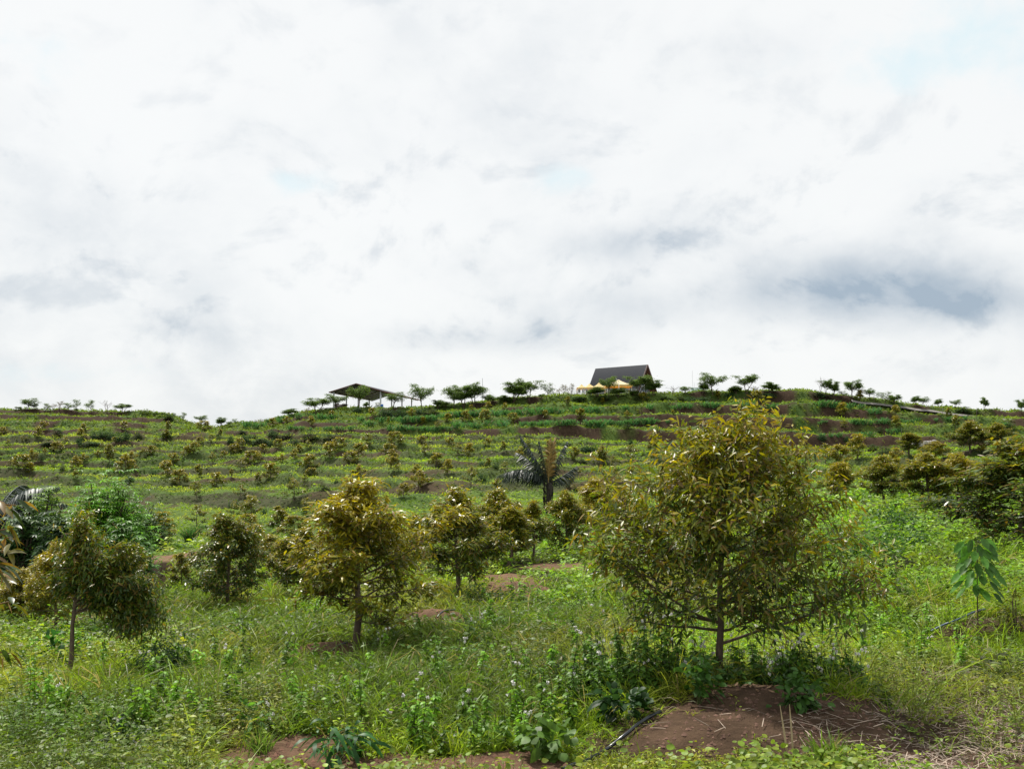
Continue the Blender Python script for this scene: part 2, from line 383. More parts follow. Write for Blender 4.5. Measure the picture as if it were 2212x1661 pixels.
dk = rl*(.45+.5*sst(.4, .6, pn)); col = col*(1-dk[:, None])+dark*.8*dk[:, None]
pt = sst(.60, .68, fbm(Xf/7, Yf/3.2, 59, 3))*sst(80, 90, Yf)*(Yf < 174)*.8    # worn earth on some lower terraces
col = col*(1-pt[:, None])+(soil*.85)*pt[:, None]
col = col*(1-sm[:, None])+soil*.66*sm[:, None]
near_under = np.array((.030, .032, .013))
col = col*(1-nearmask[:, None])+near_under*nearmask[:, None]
col = col*(1-bm[:, None])+sc_*bm[:, None]
plate = (Yf > CREST) & (Yf < 262)
col = np.where(plate[:, None], np.array((.12, .11, .05)), col)
g_ = MB(); ii = (np.arange(n_-1)[:, None]*m_+np.arange(m_-1)[None]).ravel()
g_.add(np.stack([Xf, Yf, hz], 1), np.stack([ii, ii+1, ii+m_+1, ii+m_], 1), col)
ground = obj('ground', g_.mesh('ground', M_SOIL, True)); tag(ground, kind='structure')
pl = MB(); pl.box((-6000, -6000, -24.5), (6000, 6000, -24), (.07, .10, .03))
land = obj('distant_land', pl.mesh('distant_land', M_SOIL)); tag(land, kind='structure')
# ------------------------------------------------------------------ plant builders
def unit(a): return a/(np.linalg.norm(a, axis=-1, keepdims=True)+1e-9)
def rvec(r, n): return unit(r.normal(size=(n, 3)))
LP3 = (.25, 1., .75, .06); LP4 = (.15, .85, 1., .7, .05); LP2 = (.2, 1., .05)
BARKC = (.115, .085, .062); BARKD = (.07, .05, .038)
def curve(p0, d0, L, n, r, bend=(0, 0, 0), wob=.08):
    P = [np.array(p0, float)]; d = np.array(d0, float)
    for i in range(n):
        d = unit(d+np.array(bend)/n+r.normal(size=3)*wob); P.append(P[-1]+d*L/n)
    return np.array(P)
GOLD = np.array((.33, .275, .016)); BRONZE = np.array((.20, .135, .030)); OLIVE = np.array((.125, .155, .014)); DGREEN = np.array((.042, .085, .016)); YGREEN = np.array((.19, .22, .022))
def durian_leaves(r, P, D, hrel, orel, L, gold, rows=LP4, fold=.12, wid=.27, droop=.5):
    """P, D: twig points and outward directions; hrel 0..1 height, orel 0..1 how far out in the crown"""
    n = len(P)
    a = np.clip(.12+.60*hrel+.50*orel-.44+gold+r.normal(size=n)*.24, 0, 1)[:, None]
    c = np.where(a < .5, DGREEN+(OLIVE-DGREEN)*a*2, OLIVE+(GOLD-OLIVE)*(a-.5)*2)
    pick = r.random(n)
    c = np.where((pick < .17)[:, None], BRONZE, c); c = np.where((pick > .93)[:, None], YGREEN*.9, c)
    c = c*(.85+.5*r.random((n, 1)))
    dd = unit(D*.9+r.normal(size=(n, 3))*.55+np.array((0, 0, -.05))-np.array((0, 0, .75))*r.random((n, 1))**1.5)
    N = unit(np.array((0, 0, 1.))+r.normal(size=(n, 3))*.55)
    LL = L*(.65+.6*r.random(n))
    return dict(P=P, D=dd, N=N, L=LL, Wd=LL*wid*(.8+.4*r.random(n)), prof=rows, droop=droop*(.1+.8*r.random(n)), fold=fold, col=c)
def prof_dur(t, low=.28, pw=.7):
    """crown radius along its height, 0 bottom .. 1 top"""
    return np.clip(np.where(t < low, .52+.48*np.sin(np.clip(t/low, 0, 1)*pi/2), np.clip(1-(t-low)/(1-low), 0, 1)**pw), 0.04, 1)
def durian(seed, H, Rr, n_limb, leafL, n_leaf, h0=.16, gold=0., rows=LP3, fold=0., twig_k=5, trunk_r=None, lean=0., pw=1.05, low=.30, wob=.45, sep_limbs=False, extra=None, lobes=0):
    r = np.random.default_rng(seed); trunk_r = trunk_r or H*.0155
    wood = MB(); limbs = []
    n = 12; tz = np.linspace(0, 1, n)
    TP = np.stack([lean*H*(1-tz)**2*-1+lean*0+np.cumsum(r.normal(size=n))*.006*H*(tz > 0), np.cumsum(r.normal(size=n))*.005*H, tz*H*.97-.05*H*(tz == 0)], 1)
    TP[:, 0] -= TP[0, 0]*0
    wood.tube(TP, trunk_r*(1-.93*tz**1.1)+.002, 8, np.array(BARKC))
    specs = []
    for i in range(n_limb):
        t = (i+.5)/n_limb; t = t**.85
        specs.append((h0*H+t*(.95-h0)*H, i*2.399+r.normal()*.6, None))
    if extra: specs += extra
    twP = []; twD = []; twO = []
    asym = [(r.random()*2*pi, .16+.26*r.random()) for _ in range(3)]
    for (h, azm, Lx) in specs:
        h = float(np.clip(h+r.normal()*.025*H, h0*H*.9, .95*H)); t = (h-h0*H)/(H*(1-h0))
        L = Rr*float(prof_dur(np.array(t), low, pw))*(1-wob/2+wob*r.random())
        for (aa, am) in asym: L *= 1+am*math.cos(azm-aa+t*4)*.7*(1-t)
        up = -.02+1.25*t
        up += r.normal()*.16; L *= .8+.4*r.random()
        if Lx: L, up = Lx
        L = max(L, .05*H)
        base = np.array([np.interp(h, TP[:, 2], TP[:, k]) for k in range(3)])
        d0 = np.array((math.cos(azm), math.sin(azm), up))
        cp = curve(base, unit(d0), L*1.08, 7, r, (0, 0, .5*(1-t)), .11)
        lr = trunk_r*.42*(1-.6*t)*min(1, L/(Rr*.6)+.2)
        mbx = MB() if sep_limbs and Lx is not None or (sep_limbs and t < .35) else wood
        mbx.tube(cp, np.linspace(lr, lr*.2, len(cp)), 6, np.array(BARKC)*(.7+.5*r.random()))
        if mbx is not wood: limbs.append(mbx)
        nt_ = max(3, int(twig_k*L/Rr*3))
        for q in range(nt_):
            f = .20+.80*(q+r.random())/nt_; i0 = min(int(f*7), 6); ff = f*7-i0
            p = cp[i0]*(1-ff)+cp[i0+1]*ff; ax = unit(cp[i0+1]-cp[i0])
            sd = unit(np.cross(ax, rvec(r, 1)[0])); dt = unit(ax*.7+sd*(.9)+np.array((0, 0, .28)))
            tl = (.22+.26*r.random())*(1-.45*t)*Rr*(.7+.5*(1-abs(2*f-1)))
            tp = curve(p, dt, tl, 4, r, (0, 0, .1), .14)
            wood.tube(tp, np.linspace(lr*.22+.001, .0015*H/3, 5), 4, np.array(BARKC)*.8, False)
            k = 6
            for e in np.linspace(.15, 1, k):
                i1 = min(int(e*4), 3); fe = e*4-i1
                twP.append(tp[i1]*(1-fe)+tp[i1+1]*fe); twD.append(unit(tp[i1+1]-tp[i1])); twO.append(f*.75+.25*e)
    twP = np.array(twP); twD = np.array(twD); twO = np.array(twO)
    idx = r.integers(0, len(twP), n_leaf)
    P = twP[idx]+r.normal(size=(n_leaf, 3))*.016*H
    side = unit(np.cross(twD[idx], np.array((0, 0, 1.))+r.normal(size=(n_leaf, 3))*.3))*np.where(r.random(n_leaf) < .5, -1, 1)[:, None]
    hr = (P[:, 2]-h0*H)/(H*(1-h0))
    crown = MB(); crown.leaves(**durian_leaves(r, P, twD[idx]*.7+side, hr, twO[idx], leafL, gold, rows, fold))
    return wood, crown, limbs
def legume(seed, H=1., spread=.5, dense=1.0, stems=2, bare=0., colr=(.10, .165, .04), pads=26):
    r = np.random.default_rng(seed); wood = MB(); crown = MB(); ends = []
    for s in range(stems):
        a = r.random()*2*pi; d0 = unit(np.array((math.cos(a)*.25, math.sin(a)*.25, 1)))
        p = curve((0, 0, -.06), d0, H*.56, 6, r, (0, 0, 0), .06)
        wood.tube(p, np.linspace(.018, .011, 7)*H, 5, BARKC)
        nb = 4+int(r.integers(0, 3))
        for b in range(nb):
            a2 = b*2*pi/nb+r.random(); i0 = int(r.integers(4, 7)); L = spread*H*(.6+.55*r.random())
            q = curve(p[i0], unit(np.array((math.cos(a2), math.sin(a2), .8+1.0*r.random()))), L, 6, r, (0, 0, -.25), .12)
            wood.tube(q, np.linspace(.009, .003, 7)*H, 4, BARKC)
            ends += [q[-1], q[-2], q[4], q[3], q[5]+np.array((0, 0, .06*H)), q[4]+np.array((0, 0, .12*H))]
            for b2 in range(3):
                q2 = curve(q[3+b2], unit(q[-1]-q[0]+r.normal(size=3)*.6+np.array((0, 0, .2))), L*.38, 3, r, (0, 0, 0), .15)
                wood.tube(q2, np.linspace(.005, .002, 4)*H, 3, BARKC, False); ends += [q2[-1], q2[-2]]
    ends = np.array(ends)
    if dense > 0:
        keep = ends[r.permutation(len(ends))[:max(4, int(len(ends)*(1-bare)))]]
        k = int(12*dense); P = np.repeat(keep, k, 0); n = len(P)
        a = r.random(n)*2*pi; D = np.stack([np.cos(a), np.sin(a), r.normal(size=n)*.3], 1)
        P = P+np.stack([r.normal(size=n)*.050, r.normal(size=n)*.050, r.normal(size=n)*.022], 1)*H
        c = np.array(colr)*(.55+.9*r.random((n, 1)))*np.where(r.random((n, 1)) < .15, np.array((1.6, 1.4, .8)), 1)
        crown.leaves(P, D, unit(np.array((0, 0, 1.))+r.normal(size=(n, 3))*.4), H*.070*(.7+.6*r.random(n)), H*.020, LP2, .5, 0, c)
    return wood, crown
def cane(seed, n=70, H=1.):
    r = np.random.default_rng(seed); m = MB(); a = r.random(n)*2*pi; e = .25+.75*r.random(n)**.7
    D = np.stack([np.cos(a)*e*.6, np.sin(a)*e*.6, np.ones(n)], 1)
    P = np.stack([r.normal(size=n)*.17, r.normal(size=n)*.13, r.random(n)*.25-.05], 1)*H
    c = np.array((.085, .215, .075))*(.6+.8*r.random((n, 1))); c = np.where(r.random((n, 1)) < .12, np.array((.22, .22, .12)), c)
    m.leaves(P, D, rvec(r, n), H*(.55+.45*r.random(n)), H*.055, (.6, 1, .8, .1), .45, 0, c)
    return m
def bush(seed, n, R, Hh, leafL, colr, wid=.45, droop=.4, palm=0, rows=LP2, stemc=BARKD):
    """leafy bush: leaves on the shell and inside of a lumpy dome, with stems"""
    r = np.random.default_rng(seed); wood = MB(); m = MB()
    cl = []
    for i in range(max(5, n//(70 if not palm else 7*8))):
        a = r.random()*2*pi; e = math.sqrt(r.random()); z = Hh*(.12+.80*r.random()*(1-.5*e*e)); cl.append((R*.8*e*math.cos(a), R*.8*e*math.sin(a), z))
    for c in cl:
        wood.tube(curve((c[0]*.15, c[1]*.15, -.05*Hh), unit(np.array((c[0], c[1], c[2]*1.0))), np.linalg.norm(c), 4, r, (0, 0, 0), .05), np.linspace(.02, .007, 5)*Hh, 4, stemc, False)
    cl = np.array(cl)
    if palm:
        k = n//palm; b = cl[r.integers(0, len(cl), k)]+r.normal(size=(k, 3))*R*.24*np.array((1, 1, .8)); P = np.repeat(b, palm, 0)
        hd = np.repeat(r.random(k)*2*pi, palm); a = hd+np.tile(np.linspace(-1.9, 1.9, palm), k); D = np.stack([np.cos(a), np.sin(a), np.full(len(a), .15)+r.normal(size=len(a))*.15], 1)
        N = np.tile(np.array((0, 0, 1.)), (len(a), 1))+r.normal(size=(len(a), 3))*.15
        cc = np.repeat(np.array(colr)*(.55+.9*r.random((k, 1))), palm, 0); up = np.clip((P[:, 2:3]-Hh*.55)/Hh*2, 0, 1)
        cc = cc*(1-up*.3)+np.array((.17, .22, .02))*up*.3*(np.repeat(r.random((k, 1)), palm, 0) < .5)
    else:
        P = cl[r.integers(0, len(cl), n)]+r.normal(size=(n, 3))*R*.27*np.array((1, 1, .75)); D = unit(P-np.array((0, 0, Hh*.3)))+r.normal(size=(n, 3))*.6
        N = unit(np.array((0, 0, 1.))+r.normal(size=(n, 3))*.5); cc = np.array(colr)*(.55+.9*r.random((n, 1)))
    P[:, 2] = np.maximum(P[:, 2], .04*Hh)
    m.leaves(P, D, N, leafL*(.7+.6*r.random(len(P))), leafL*wid, rows, droop, 0, cc)
    return wood, m
def frond(m, w, base, d0, L, n_leaf, leafL, r, sag=1.1, c=(.035, .06, .03), vee=.35, rib=.012):
    p = curve(base, d0, L, 14, r, (0, 0, -sag), .012)
    w.tube(p, np.linspace(rib, rib*.25, len(p)), 5, np.array(c)*1.5, False)
    t = np.linspace(.12, .99, n_leaf); i = np.minimum((t*14).astype(int), 13); f = (t*14-i)[:, None]
    q = p[i]*(1-f)+p[i+1]*f; T = unit(p[i+1]-p[i]); up = np.array((0, 0, 1.))
    S = unit(np.cross(T, up)); U = unit(np.cross(S, T)); LL = leafL*np.sin(np.clip(.18+t*.80, 0, 1)*pi)**.6*(.85+.3*r.random(n_leaf))
    for sg in (-1, 1):
        D = S*sg*.75+T*.55-np.array((0, 0, .55))*(vee > .2)+r.normal(size=(n_leaf, 3))*.12
        m.leaves(q, D, U+r.normal(size=(n_leaf, 3))*.2, LL, leafL*.085, (.5, 1, .7, .08), .35, 0, np.array(c)*(.6+.9*r.random((n_leaf, 1))))

def norm(*mbs):
    """scale a unit plant so that it is one high and one wide"""
    v = np.vstack(mbs[-1].v if mbs[-1].v else mbs[0].v); zt = np.percentile(v[:, 2], 99.3); c0 = np.percentile(v[:, 0], 1.5), np.percentile(v[:, 1], 1.5); c1 = np.percentile(v[:, 0], 98.5), np.percentile(v[:, 1], 98.5)
    wx = ((c1[0]-c0[0])+(c1[1]-c0[1]))/2; s = np.array((1/wx, 1/wx, 1/zt), np.float32)
    for m in mbs: m.v = [a*s for a in m.v]
    return mbs
def put(name, label, cat, group, parts, loc, rz=0, sc=1):
    """one thing from parts [(part name, mesh)]"""
    t = thing(name, label, cat, loc, rz, group, sc)
    for pn_, me in parts:
        if isinstance(me, MB): continue
        obj(pn_, me, t)
    return t
def copy_thing(src, loc, rz, sc):
    c = src.copy(); C.objects.link(c); c.location = loc; c.rotation_euler = (0, 0, rz); c.scale = sc if isinstance(sc, tuple) else (sc, sc, sc)
    for ch in list(src.children):
        d = ch.copy(); C.objects.link(d); d.parent = c
    return c
class Kind:
    """a kind of plant: first placing makes the thing, later ones copy it with its parts"""
    def __init__(s, name, parts): s.name = name; s.parts = parts; s.src = None
    def put(s, loc, rz, sc, label, cat, group):
        if s.src is None:
            s.src = put(s.name, label, cat, group, s.parts, loc, rz, sc); return s.src
        o = copy_thing(s.src, loc, rz, sc); tag(o, label, cat, group); return o

# ------------------------------------------------------------------ kinds of durian tree (unit height)
def mk_durian(nm, seed, ratio, limbs, leafL, nleaf, **kw):
    w, c, _ = durian(seed, 1., ratio, limbs, leafL, nleaf, **kw); norm(w, c)
    return Kind(nm, [('trunk', w.mesh('trunk', M_BARK, True)), ('crown', c.mesh('crown', M_DUR))])
MID = [mk_durian('durian_tree', 11, .37, 46, .037, 13500, h0=.17, gold=.42),      # broad golden
       mk_durian('durian_tree', 12, .30, 44, .039, 11500, h0=.19, gold=.10),     # ovoid olive
       mk_durian('durian_tree', 13, .36, 44, .039, 13500, h0=.14, gold=-.18),     # dark broad
       mk_durian('durian_tree', 14, .26, 38, .041, 9000, h0=.25, gold=.12)]       # slim
YNG = [mk_durian('durian_sapling', 21, .34, 18, .080, 2300, h0=.12, gold=.36, rows=LP2, twig_k=4, pw=.75),
       mk_durian('durian_sapling', 22, .28, 16, .085, 2100, h0=.16, gold=.14, pw=.75, rows=LP2, twig_k=4),
       mk_durian('durian_sapling', 23, .40, 18, .080, 2800, h0=.06, gold=.28, pw=.75, rows=LP2, twig_k=4),
       mk_durian('durian_sapling', 24, .24, 14, .090, 1600, h0=.22, gold=.40, pw=.75, rows=LP2, twig_k=3),
       mk_durian('durian_sapling', 25, .33, 14, .075, 1300, h0=.18, gold=.10, pw=.75, rows=LP2, twig_k=3),
       mk_durian('durian_sapling', 26, .36, 18, .075, 2900, h0=.08, gold=.42, pw=.75, rows=LP2, twig_k=4)]
YDESC = [('olive', 'rounded'), ('green', 'slender'), ('olive', 'broad'), ('golden', 'narrow'), ('sparse', 'dark'), ('bronze', 'bushy')]

# ------------------------------------------------------------------ labels for the many plants of the hill
USED = {}
def column_words(x):
    for lim, s in ((120, 'at far left edge'), (330, 'on the left hill'), (470, 'left of skyline dip'), (640, 'left of metal shed'), (800, 'below the shed'), (950, 'below the green truck'),
                   (1090, 'below the thin mast'), (1240, 'left of yellow canopies'), (1340, 'below yellow canopies'), (1450, 'below black roofed house'), (1640, 'above the big tree'), (1830, 'right of big tree'), (2000, 'below the gravel road'), (9999, 'at the far right')):
        if x < lim: return s
def row_words(y):
    for lim, s in ((905, 'topmost terrace'), (935, 'second terrace'), (975, 'third terrace'), (1010, 'upper grass slope'), (1045, 'middle grass slope'), (1090, 'lower grass slope'), (9999, 'valley floor')):
        if y < lim: return s
ORD = ['']+[w+' from left' for w in 'second third fourth fifth sixth seventh eighth ninth tenth eleventh twelfth thirteenth fourteenth fifteenth sixteenth'.split()]
def label_all(items, noun):
    """items: [x, y, look]; gives each a label of its own"""
    cells = {}
    for i, (x, y, look) in enumerate(items): cells.setdefault((column_words(x), row_words(y), look), []).append(i)
    out = [None]*len(items)
    for (cw, rw, look), ids in cells.items():
        ids.sort(key=lambda i: items[i][0])
        for k, i in enumerate(ids):
            o = '' if len(ids) == 1 else (', leftmost' if k == 0 else ', '+(ORD[k] if k < len(ORD) else 'far right'))
            out[i] = f"{look} {noun} on {rw} {cw}{o}"
    return out

YW = (.78, .60, .92, .54, .76, .86)
# young durian trees on the hill: base x, base y, height in layout pixels, kind
c1 = [(460,600,90,0),(410,680,100,2),(905,600,70,0),(1345,600,90,0),(1815,610,100,1),(875,700,110,0),(245,740,80,4),(90,800,90,4),(700,790,110,4),(615,830,100,2),(480,860,60,5),(345,950,130,5),(240,1030,150,2),(330,1070,110,3),(905,950,90,5),(815,1030,130,5),(810,1130,90,3),(1060,890,70,5),(1100,830,90,4),(1180,950,180,1),(1240,740,60,0),(1350,1050,170,5),(1425,950,110,5),(1465,1050,70,3),(1550,910,110,4),(1630,860,90,2),(1680,780,90,4),(1790,720,110,1),(1870,970,110,2),(1800,1110,170,0),(1935,1190,150,2),(2010,900,120,0),(2090,850,100,2),(2150,770,90,2),(2150,1110,130,1),(2120,1330,160,4),(30,660,80,2),(110,1000,80,4)]
c2 = [(45,750,110,2),(210,820,90,1),(115,880,90,4),(430,920,90,2),(380,1000,100,2),(250,1040,80,0),(135,1120,130,4),(440,1170,110,4),(545,1110,140,2),(625,1050,90,0),(690,990,90,0),(845,930,90,2),(1160,935,90,4),(1065,980,80,0),(1025,1050,100,5),(890,1090,90,5),(810,1100,80,4),(760,1250,150,2),(1180,1160,150,2),(1205,1240,90,2),(1125,1340,120,4),(1015,1510,220,4),(440,1470,140,4),(180,1340,140,2),(340,1240,80,3),(625,1310,110,1),(550,1640,180,2),(1400,1040,160,0),(1450,980,100,0),(1510,940,120,2),(1630,1110,130,2),(1710,1040,150,0),(1810,940,150,4),(2030,1000,110,2),(2070,1060,110,5),(2090,1180,150,0),(2100,900,130,2),(1150,1650,170,4),(780,690,80,2),(940,660,70,5),(1200,690,100,0),(1860,590,90,0),(1430,600,70,0),(2030,650,60,0),(1720,1260,140,5)]
c3 = [(130,580,80,5),(250,680,80,3),(510,650,90,0),(710,640,110,2),(920,630,110,2),(950,510,80,0),(1130,520,70,0),(770,510,50,0),(1225,640,90,2),(1570,610,90,0),(1960,640,120,0),(1810,470,90,1),(400,740,90,4),(240,910,100,0),(265,1030,130,4),(550,930,110,0),(625,1000,120,4),(745,1030,140,0),(945,920,90,0),(1110,980,110,1),(1380,930,80,4),(1305,1050,120,5),(1880,1080,150,1),(395,1130,140,2),(515,1210,150,0),(185,1230,110,5),(205,1370,190,5),(765,1350,200,4),(945,1140,100,1),(1140,1190,110,4),(1055,1360,100,5),(560,1410,90,4),(1820,1380,150,1),(1920,1250,110,4),(2180,1080,140,4),(1880,1390,70,4),(40,1460,140,0),(1600,930,80,0),(2100,1400,150,5)]
c4 = [(560,730,70,5),(750,570,100,0),(300,600,70,0),(60,740,90,4),(1060,700,50,0),(1540,540,90,0),(1980,560,110,0),(840,1120,180,1),(600,1200,160,4),(290,1240,180,1),(410,1290,130,4),(430,1440,150,4),(220,1480,100,5),(590,1360,90,0),(880,1270,180,4),(950,1440,180,0),(240,1650,180,5)]
c5 = [(250,600,140,0),(820,600,120,0),(1400,600,100,1),(440,440,120,0),(830,720,120,0),(270,740,90,4),(1480,720,130,1),(420,1040,240,0),(70,1100,200,4),(240,1180,260,0),(840,1180,230,5),(1080,1160,150,5),(1780,1000,110,5)]
spec = []
for lst, ox, oy in ((c1, 0, 810), (c2, 432, 783), (c3, 864, 783), (c4, 1242, 756), (c5, 1769, 783)):
    for (x, y, h, k) in lst: spec.append((ox+x*.2002, oy+y*.2002, h*.2002, k))
# valley floor ones already in layout pixels
spec += [(389, 1275, 70, 1), (351, 1181, 67, 0), (425, 1140, 45, 4), (543, 1122, 46, 4), (598, 1150, 50, 1), (662, 1118, 42, 2), (634, 1165, 46, 2), (537, 1158, 42, 2), (552, 1187, 48, 5), (505, 1120, 34, 4), (1810, 1075, 68, 0)]
seen = []
for s in spec:
    if all(abs(s[0]-q[0]) > 5 or abs(s[1]-q[1]) > 5 for q in seen): seen.append(s)
labs = label_all([(x, y, YDESC[k][0]+' '+YDESC[k][1]) for x, y, h, k in seen], 'durian sapling')
for (x, y, h, k), lb in zip(seen, labs):
    X, Y, Z = place(x, y); hm = h/F*Y*1.12
    rz = float(rng.random()*6.28); wd = float(.88+.3*rng.random())
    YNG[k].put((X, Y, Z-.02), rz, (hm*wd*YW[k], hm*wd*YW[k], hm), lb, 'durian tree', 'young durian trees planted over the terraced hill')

# ------------------------------------------------------------------ umbrella shaped shade trees along the ridge
LEG = [('leafy', Kind('shade_tree', [('trunk', w.mesh('trunk', M_BARK)), ('crown', c.mesh('crown', M_FARG))])) for w, c in
       (norm(*q_) for q_ in (legume(31, 1, .50, 1.7, 2), legume(32, 1, .55, 1.3, 2), legume(33, 1, .45, 2.1, 3), legume(34, 1, .5, 1.0, 1), legume(35, 1, .5, .6, 2, .6, (.13, .11, .05))))]
w_, _c = legume(36, 1, .5, 0, 2); norm(w_); BAREK = Kind('bare_tree', [('trunk', w_.mesh('trunk', M_BARK))])
LDESC = ['dense flat crowned', 'wide layered', 'thick bushy', 'thin single stemmed', 'half bare reddish', 'leafless pale']
l1 = [(290,370,110,170,1),(360,370,60,90,1),(490,385,75,90,3),(630,385,95,130,4),(715,390,85,110,3),(815,400,130,80,3),(990,405,125,110,3),(1155,410,130,130,5),(1235,410,60,60,5),(1325,410,95,160,0),(1450,445,30,45,3),(1555,445,65,110,3),(1670,450,45,70,0),(1745,445,42,70,1),(1990,500,90,80,3),(2160,500,60,120,1),(200,370,28,70,0),(575,385,70,80,4),(825,400,40,30,0),(1880,450,40,60,3)]
l2 = [(240,680,80,100,2),(310,680,45,60,1),(370,680,70,60,3),(500,680,45,80,1),(590,680,60,60,4),(665,670,60,70,4),(980,580,75,130,2),(1255,555,160,250,0),(1140,590,100,100,4),(1480,500,145,210,1),(1715,490,230,200,1),(1800,490,60,55,2),(2080,485,150,200,1)]
l3 = [(245,510,250,220,1),(585,490,230,220,1),(800,475,230,230,0),(690,485,190,210,2),(400,495,85,130,2),(500,495,75,120,1),(1010,455,95,150,1),(1120,445,85,130,2),(1215,430,200,240,2),(1390,410,210,210,0),(1575,400,165,130,3),(1520,400,60,70,1),(1740,400,150,160,4),(1830,390,150,120,4),(945,450,100,110,1)]
l4 = [(355,500,200,160,1),(690,490,200,230,0),(850,490,150,150,2),(1055,480,90,150,5),(1195,475,80,120,1),(1490,475,205,250,1),(1375,470,110,110,2),(1850,470,190,200,0),(1745,475,80,140,2),(1955,475,80,120,4),(2095,475,120,150,2),(250,505,95,170,2),(470,505,90,150,2),(620,500,60,110,2)]
l5 = [(15,330,160,120,5),(160,365,150,110,2),(75,345,150,110,0),(250,390,80,80,3),(360,385,175,190,0),(440,432,140,110,4),(540,390,100,120,1),(700,455,130,150,3),(810,440,85,110,2),(1050,460,90,80,2),(1115,460,80,120,1),(1295,480,80,70,2),(1470,490,85,100,1),(1780,512,125,70,2),(2180,540,130,90,2),(740,600,100,40,3)]
lspec = []
for lst, ox, oy in ((l1, 0, 810), (l2, 432, 783), (l3, 864, 783), (l4, 1242, 756), (l5, 1769, 783)):
    for (x, y, h, w, k) in lst: lspec.append((ox+x*.2002, oy+y*.2002, h*.2002, w*.2002, k))
llab = label_all([(x, 0, LDESC[k]) for x, y, h, w, k in lspec], 'tree')
for (x, y, h, w, k), lb in zip(lspec, llab):
    X, Y, Z = place(x, y+1.5)
    if ((640 < x < 860) or (1270 < x < 1400)) and y > 870-25: Y = min(Y, 221.) ; Z = float(height(X, Y)[0])
    ztop = float(y2z(y-h, Y)); hm = max(ztop-Z, .4); wm = w/F*Y
    kk = BAREK if k == 5 else LEG[k][1]
    lb = lb.replace('on topmost terrace', 'on the skyline ridge')
    kk.put((X, Y, Z-.05), float(rng.random()*6.28), (wm*1.06, wm*1.06, hm*1.1), lb, 'tree', 'thin shade trees along the ridge')

# ------------------------------------------------------------------ cane grass clumps on the cut terraces
CAN = [Kind('grass_clump', [('leaves', cane(s).mesh('leaves', M_FARG))]) for s in (41, 42, 43)]
cs = []
def row(ox, oy, pts, h=95):
    for (x, y) in pts: cs.append((ox+x*.2002, oy+y*.2002, h*.2002*(.8+.35*rng.random())))
def line(ox, oy, x0, y0, x1, y1, n, h=95):
    for i in range(n):
        t = (i+.25+.5*rng.random())/n; cs.append((ox+(x0+(x1-x0)*t)*.2002, oy+(y0+(y1-y0)*t)*.2002, h*.2002*(.7+.5*rng.random())))
row(432, 783, [(1000,605),(860,650),(870,620),(1310,620),(1345,630),(1060,620),(1200,600),(550,705),(600,710),(670,700),(500,700),(740,660),(1440,615)], 80)
line(432, 783, 930, 730, 1660, 730, 10, 55)
row(432, 783, [(1860,690),(1820,690),(1960,655),(2080,650),(2150,650),(2050,740),(2150,740),(1740,640)], 90)
line(864, 783, 0, 660, 380, 640, 10); line(864, 783, 0, 750, 560, 740, 10, 75)
line(864, 783, 420, 610, 860, 590, 9, 90); line(864, 783, 570, 710, 870, 710, 6, 90); line(864, 783, 860, 590, 1460, 575, 14, 105)
row(864, 783, [(940,700),(1080,700),(1120,700),(1500,560),(1540,550),(1640,560),(1720,570),(1900,540),(1950,545),(2050,550),(2110,550)], 105)
line(864, 783, 1310, 690, 1540, 690, 6, 95); line(864, 783, 1560, 690, 1900, 680, 8, 90); line(864, 783, 1990, 700, 2200, 700, 5, 95)
row(1242, 756, [(0,680),(60,680),(130,690),(200,690),(550,660),(810,655),(1070,650),(1150,640),(1230,640),(1400,630),(1440,630),(1490,640),(1530,620),(1740,620),(1830,630),(1900,630),(2090,640),(2150,640)], 85)
line(1242, 756, 100, 825, 290, 825, 5, 90); line(1242, 756, 320, 820, 840, 810, 11, 95); row(1242, 756, [(900,800),(1000,800)], 50)
line(1769, 783, 0, 490, 240, 490, 5, 95); row(1769, 783, [(330,500),(460,500),(560,560),(640,560),(860,520)], 90)
line(1769, 783, 0, 670, 90, 660, 3, 50); line(1769, 783, 360, 680, 780, 660, 9, 85); row(1769, 783, [(880,650),(940,660),(1000,660),(1260,655),(1580,620),(1920,690),(2010,690),(1060,650),(1400,640)], 60)
row(1769, 783, [(30,820),(130,810),(220,810),(440,800),(510,790),(560,800),(770,780),(850,770)], 75)
cs = [c for c in cs if c[0] < 2215]
clab = label_all([(x, y, ('tall' if h > 19 else 'low')+(' dense' if i % 2 else ' arching')) for i, (x, y, h) in enumerate(cs)], 'cane clump')
for i, ((x, y, h), lb) in enumerate(zip(cs, clab)):
    X, Y, Z = place(x, y); hm = h/F*Y*1.3
    CAN[i % 3].put((X, Y, Z), float(rng.random()*6.28), (hm*1.1, hm*1.1, hm), lb, 'grass clump', 'blue green cane clumps on the cut terraces')

# ------------------------------------------------------------------ dark leafy shrubs on the hill
SHR = []
for s, colr, pal in ((51, (.040, .085, .030), 0), (52, (.05, .10, .035), 6), (53, (.06, .085, .03), 0)):
    w, m = bush(s, 900, .5, .9, .11, colr, .4, .4, pal); norm(w, m)
    SHR.append(Kind('shrub', [('stem', w.mesh('stem', M_BARK)), ('foliage', m.mesh('foliage', M_FARG))]))
SDESC = ['dark green rounded', 'fresh green leafy', 'dull green tangled']
ss = []
for (x, y, h, w, k) in [(630,670,100,210,1),(1060,690,90,180,0),(1180,690,80,150,0),(1330,710,110,170,0),(1460,710,80,120,2),(860,770,90,80,0),(1790,700,90,130,1),(820,940,90,120,0),(440,950,100,80,1),(1310,950,100,110,1),(1830,495,70,200,1),(950,800,80,180,1),(500,780,50,200,1),(1660,1090,70,120,0),(580,1010,50,90,2),(700,1030,60,110,2),(1030,780,50,160,1)]: ss.append((x*.2002, 810+y*.2002, h*.2002, w*.2002, k))
